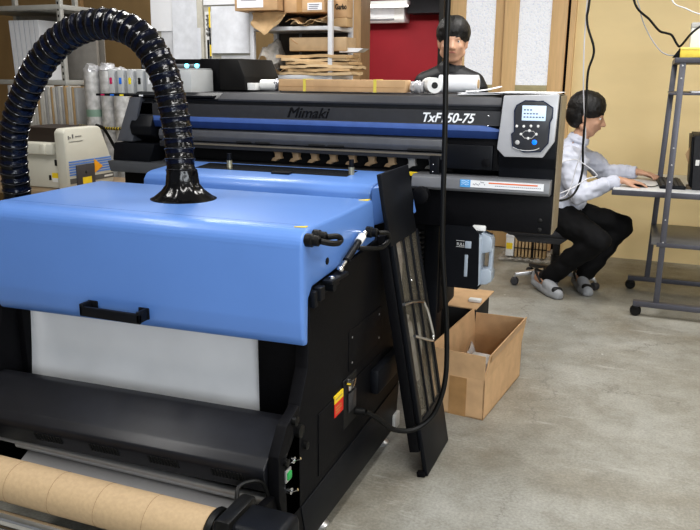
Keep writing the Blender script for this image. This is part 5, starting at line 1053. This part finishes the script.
for toe, heel, ank in ((tR, qR, aR), (tL, qL, aL)):
    ax_ = (toe - heel); ax_.normalize(); sd = ax_.cross(Vector((0, 0, 1))).normalized(); up_ = sd.cross(ax_); L_ = (toe - heel).length
    sole = fuse([('k', [(heel - up_ * .045, 0.032), (heel.lerp(toe, .3) - up_ * .040, 0.034), (heel.lerp(toe, .75) - up_ * .022 + sd * .012, 0.036), (toe - up_ * 0.012 + sd * .004, 0.034)]), ('k', [(heel.lerp(toe, .7) - up_ * .018 - sd * .018, 0.032), (toe - up_ * .012 - sd * .010, 0.032)]),
        ('k', [(heel.lerp(toe, .55) + up_ * .012, 0.042), (heel.lerp(toe, .85), 0.042), (toe + up_ * 0.0, 0.036)]), ('c', heel + up_ * -.01 - ax_ * .012, 0.030, heel + up_ * .018 - ax_ * .02, 0.022)], 0.006, 3)
    zmin = min(v.co.z for v in sole.verts)
    for v in sole.verts:
        if v.co.z < 0.003: v.co.z = 0.003
    sd_o = obj('clog', sole, CLG, p1, sharp=3)
    obj('toe_patch', fuse([('c', toe + up_ * .016 - sd * .012 - ax_ * .01, 0.026, toe + up_ * .016 + sd * .012 - ax_ * .02, 0.026)], 0.005, 3), CLB, sd_o, sharp=3)
    obj('strap', MB().tube(spline([heel.lerp(toe, .45) + sd * .044 + up_ * .02, heel.lerp(toe, .25) + sd * .04 + up_ * .04, heel - ax_ * .02 + up_ * .045, heel.lerp(toe, .25) - sd * .04 + up_ * .04, heel.lerp(toe, .45) - sd * .044 + up_ * .02], 5), 0.008, 8), CLB, sd_o)
    obj('sock', MB().tube([ank + Vector((0, 0, 0.04)), ank, ank.lerp(heel, .6) + ax_ * .02], [0.045, 0.043, 0.040], 14), CLB, p1)

# ---- office chair
ch = thing('office_chair', 'dark grey swivel office chair on casters under the seated person', 'chair', (-0.545, 5.40, 0))
CG = M('chair_fabric', (0.035, 0.035, 0.04), 0.85, 0, 0.15, 60); CPL = M('chair_plastic', (0.05, 0.05, 0.055), 0.45)
obj('seat', MB().box(-0.86, -0.40, 5.09, 5.54, 0.395, 0.455, 0.028, 4), CG, ch); obj('seat_pan', MB().prism([(-0.82, 0.394), (-0.44, 0.394), (-0.50, 0.345), (-0.78, 0.345)], 'y', 5.15, 5.48, 0.01), CPL, ch)
obj('backrest', MB().box(-0.93, -0.875, 5.11, 5.52, 0.56, 1.02, 0.025, 4), CG, ch); obj('back_bracket', MB().bar((-0.80, 5.31, 0.36), (-0.945, 5.31, 0.40), 0.06, 0.02).bar((-0.945, 5.31, 0.39), (-0.938, 5.31, 0.75), 0.06, 0.02, (1, 0, 0)), CPL, ch)
obj('gas_post', MB().cyl((-0.545, 5.40, 0.10), (-0.545, 5.40, 0.35), 0.026, 18).cyl((-0.545, 5.40, 0.10), (-0.545, 5.40, 0.22), 0.034, 18), CPL, ch)
for i in range(5):
    a = math.radians(206 + 72 * i); dx, dy = math.cos(a), math.sin(a); cx, cy = -0.545 + dx * .29, 5.40 + dy * .29
    lg = obj('leg', MB().hexa([(-0.545 - dy * .028, 5.40 + dx * .028, 0.085), (-0.545 + dy * .028, 5.40 - dx * .028, 0.085), (cx + dy * .016, cy - dx * .016, 0.068), (cx - dy * .016, cy + dx * .016, 0.068), (-0.545 - dy * .028, 5.40 + dx * .028, 0.128), (-0.545 + dy * .028, 5.40 - dx * .028, 0.128), (cx + dy * .016, cy - dx * .016, 0.092), (cx - dy * .016, cy + dx * .016, 0.092)], 0.004), STEEL if i in (0, 2) else CPL, ch)
    obj('caster', MB().lathe([(0.0, -0.024), (0.024, -0.024), (0.029, -0.014), (0.029, -0.003), (0.015, -0.002), (0.015, 0.002), (0.029, 0.003), (0.029, 0.014), (0.024, 0.024), (0.0, 0.024)], (0, 0, 0), 'x', 18).xf(Matrix.Translation((cx, cy, 0.03)) @ Matrix.Rotation(a + 1.2, 4, 'Z')), M('caster_grey', (0.045, 0.045, 0.05), 0.5), lg)
    obj('caster_stem', MB().cyl((cx, cy, 0.05), (cx, cy, 0.075), 0.009, 10), STEEL, lg)

# ---- person standing behind the printer
p2 = thing('person', 'standing person in a black padded jacket behind the printer, short dark hair', 'person', (-1.10, 4.32, 0))
H2 = Vector((-1.078, 4.28, 1.640)); hp2, at2, rot2 = head_parts(H2, (0.22, -1, -0.05), (0, 0, 1), 1.02)
X0, Y0 = -1.10, 4.32
pr2 = hp2 + [('c', (X0 + .01, Y0 + .01, 1.44), 0.055, (H2.x, H2.y + .03, 1.56), 0.050), ('k', [((X0, Y0, 0.92), 0.12), ((X0, Y0, 1.12), 0.115), ((X0, Y0, 1.32), 0.13)]), ('c', (X0 - .13, Y0, 1.415), 0.055, (X0 + .13, Y0, 1.415), 0.055)]
for q in (-1, 1):
    pr2 += [('k', [((X0 + q * .15, Y0, 1.39), 0.052), ((X0 + q * .225, Y0 + .02, 1.12), 0.042), ((X0 + q * .22, Y0 - .10, 0.90), 0.028)]), ('k', [((X0 + q * .09, Y0, 0.90), 0.085), ((X0 + q * .10, Y0, 0.48), 0.058), ((X0 + q * .10, Y0 + .02, 0.09), 0.038)]), ('c', (X0 + q * .10, Y0 + .04, 0.05), 0.036, (X0 + q * .115, Y0 - .12, 0.03), 0.028)]
    pr2 += hand_parts((X0 + q * .22, Y0 - .105, 0.885), (0.0, -0.35, -1), (q, -0.1, 0), q, 0.5, 0.175)
b2_ = obj('body', fuse(pr2, 0.0068, 3), SKIN, p2, sharp=3)
face_bits(p2, b2_, at2, rot2, 1.02)
obj('hair', hair_cap(at2, rot2, 1.06, 8), HAIR, p2, sharp=3)
JK = M('jacket_black', (0.013, 0.014, 0.017), 0.5, 0, 0.2, 10, bump=0.2, spec=0.35)
jp = [('c', (X0, Y0, 1.40), 0.09, (X0, Y0 - .0, 1.475), 0.075)]
for z, r_ in ((0.86, .155), (0.94, .155), (1.02, .155), (1.10, .158), (1.18, .162), (1.26, .165), (1.34, .160)): jp.append(('e', (X0, Y0, z), (0.205, r_, 0.055)))
jp.append(('k', [((X0 - .135, Y0, 1.405), 0.075), ((X0, Y0, 1.435), 0.10), ((X0 + .135, Y0, 1.405), 0.075)]))
for q in (-1, 1):
    A_, B_, C_ = Vector((X0 + q * .15, Y0, 1.39)), Vector((X0 + q * .225, Y0 + .02, 1.12)), Vector((X0 + q * .22, Y0 - .09, 0.93))
    for t in range(6): jp.append(('e', A_.lerp(B_, t / 5.5), (0.074, 0.074, 0.042)))
    for t in range(5): jp.append(('e', B_.lerp(C_, t / 4.0), (0.064, 0.064, 0.038)))
    jp.append(('k', [(A_, 0.068), (B_, 0.060), (C_, 0.048)]))
obj('jacket', fuse(jp, 0.010, 3), JK, p2, sharp=3)
obj('jacket_collar', MB().lathe([(0.082, 0), (0.092, 0.02), (0.080, 0.055), (0.070, 0.055), (0.068, 0.0)], (X0 + .005, Y0, 1.455), 'z', 24), JK, p2)
tp = [('e', (X0, Y0, 0.92), (0.175, 0.125, 0.09))]
for q in (-1, 1): tp.append(('k', [((X0 + q * .09, Y0, 0.88), 0.105), ((X0 + q * .10, Y0, 0.48), 0.082), ((X0 + q * .10, Y0 + .01, 0.08), 0.068)]))
obj('trousers', fuse(tp, 0.012, 3), TRS, p2, sharp=3)
for q in (-1, 1):
    sh_ = fuse([('k', [((X0 + q * .10, Y0 + .06, 0.045), 0.042), ((X0 + q * .108, Y0 - .05, 0.042), 0.044), ((X0 + q * .12, Y0 - .15, 0.036), 0.036)])], 0.008, 2)
    for v in sh_.verts: v.co.z = max(v.co.z, 0.002)
    obj('shoe', sh_, CLB, p2, sharp=3)
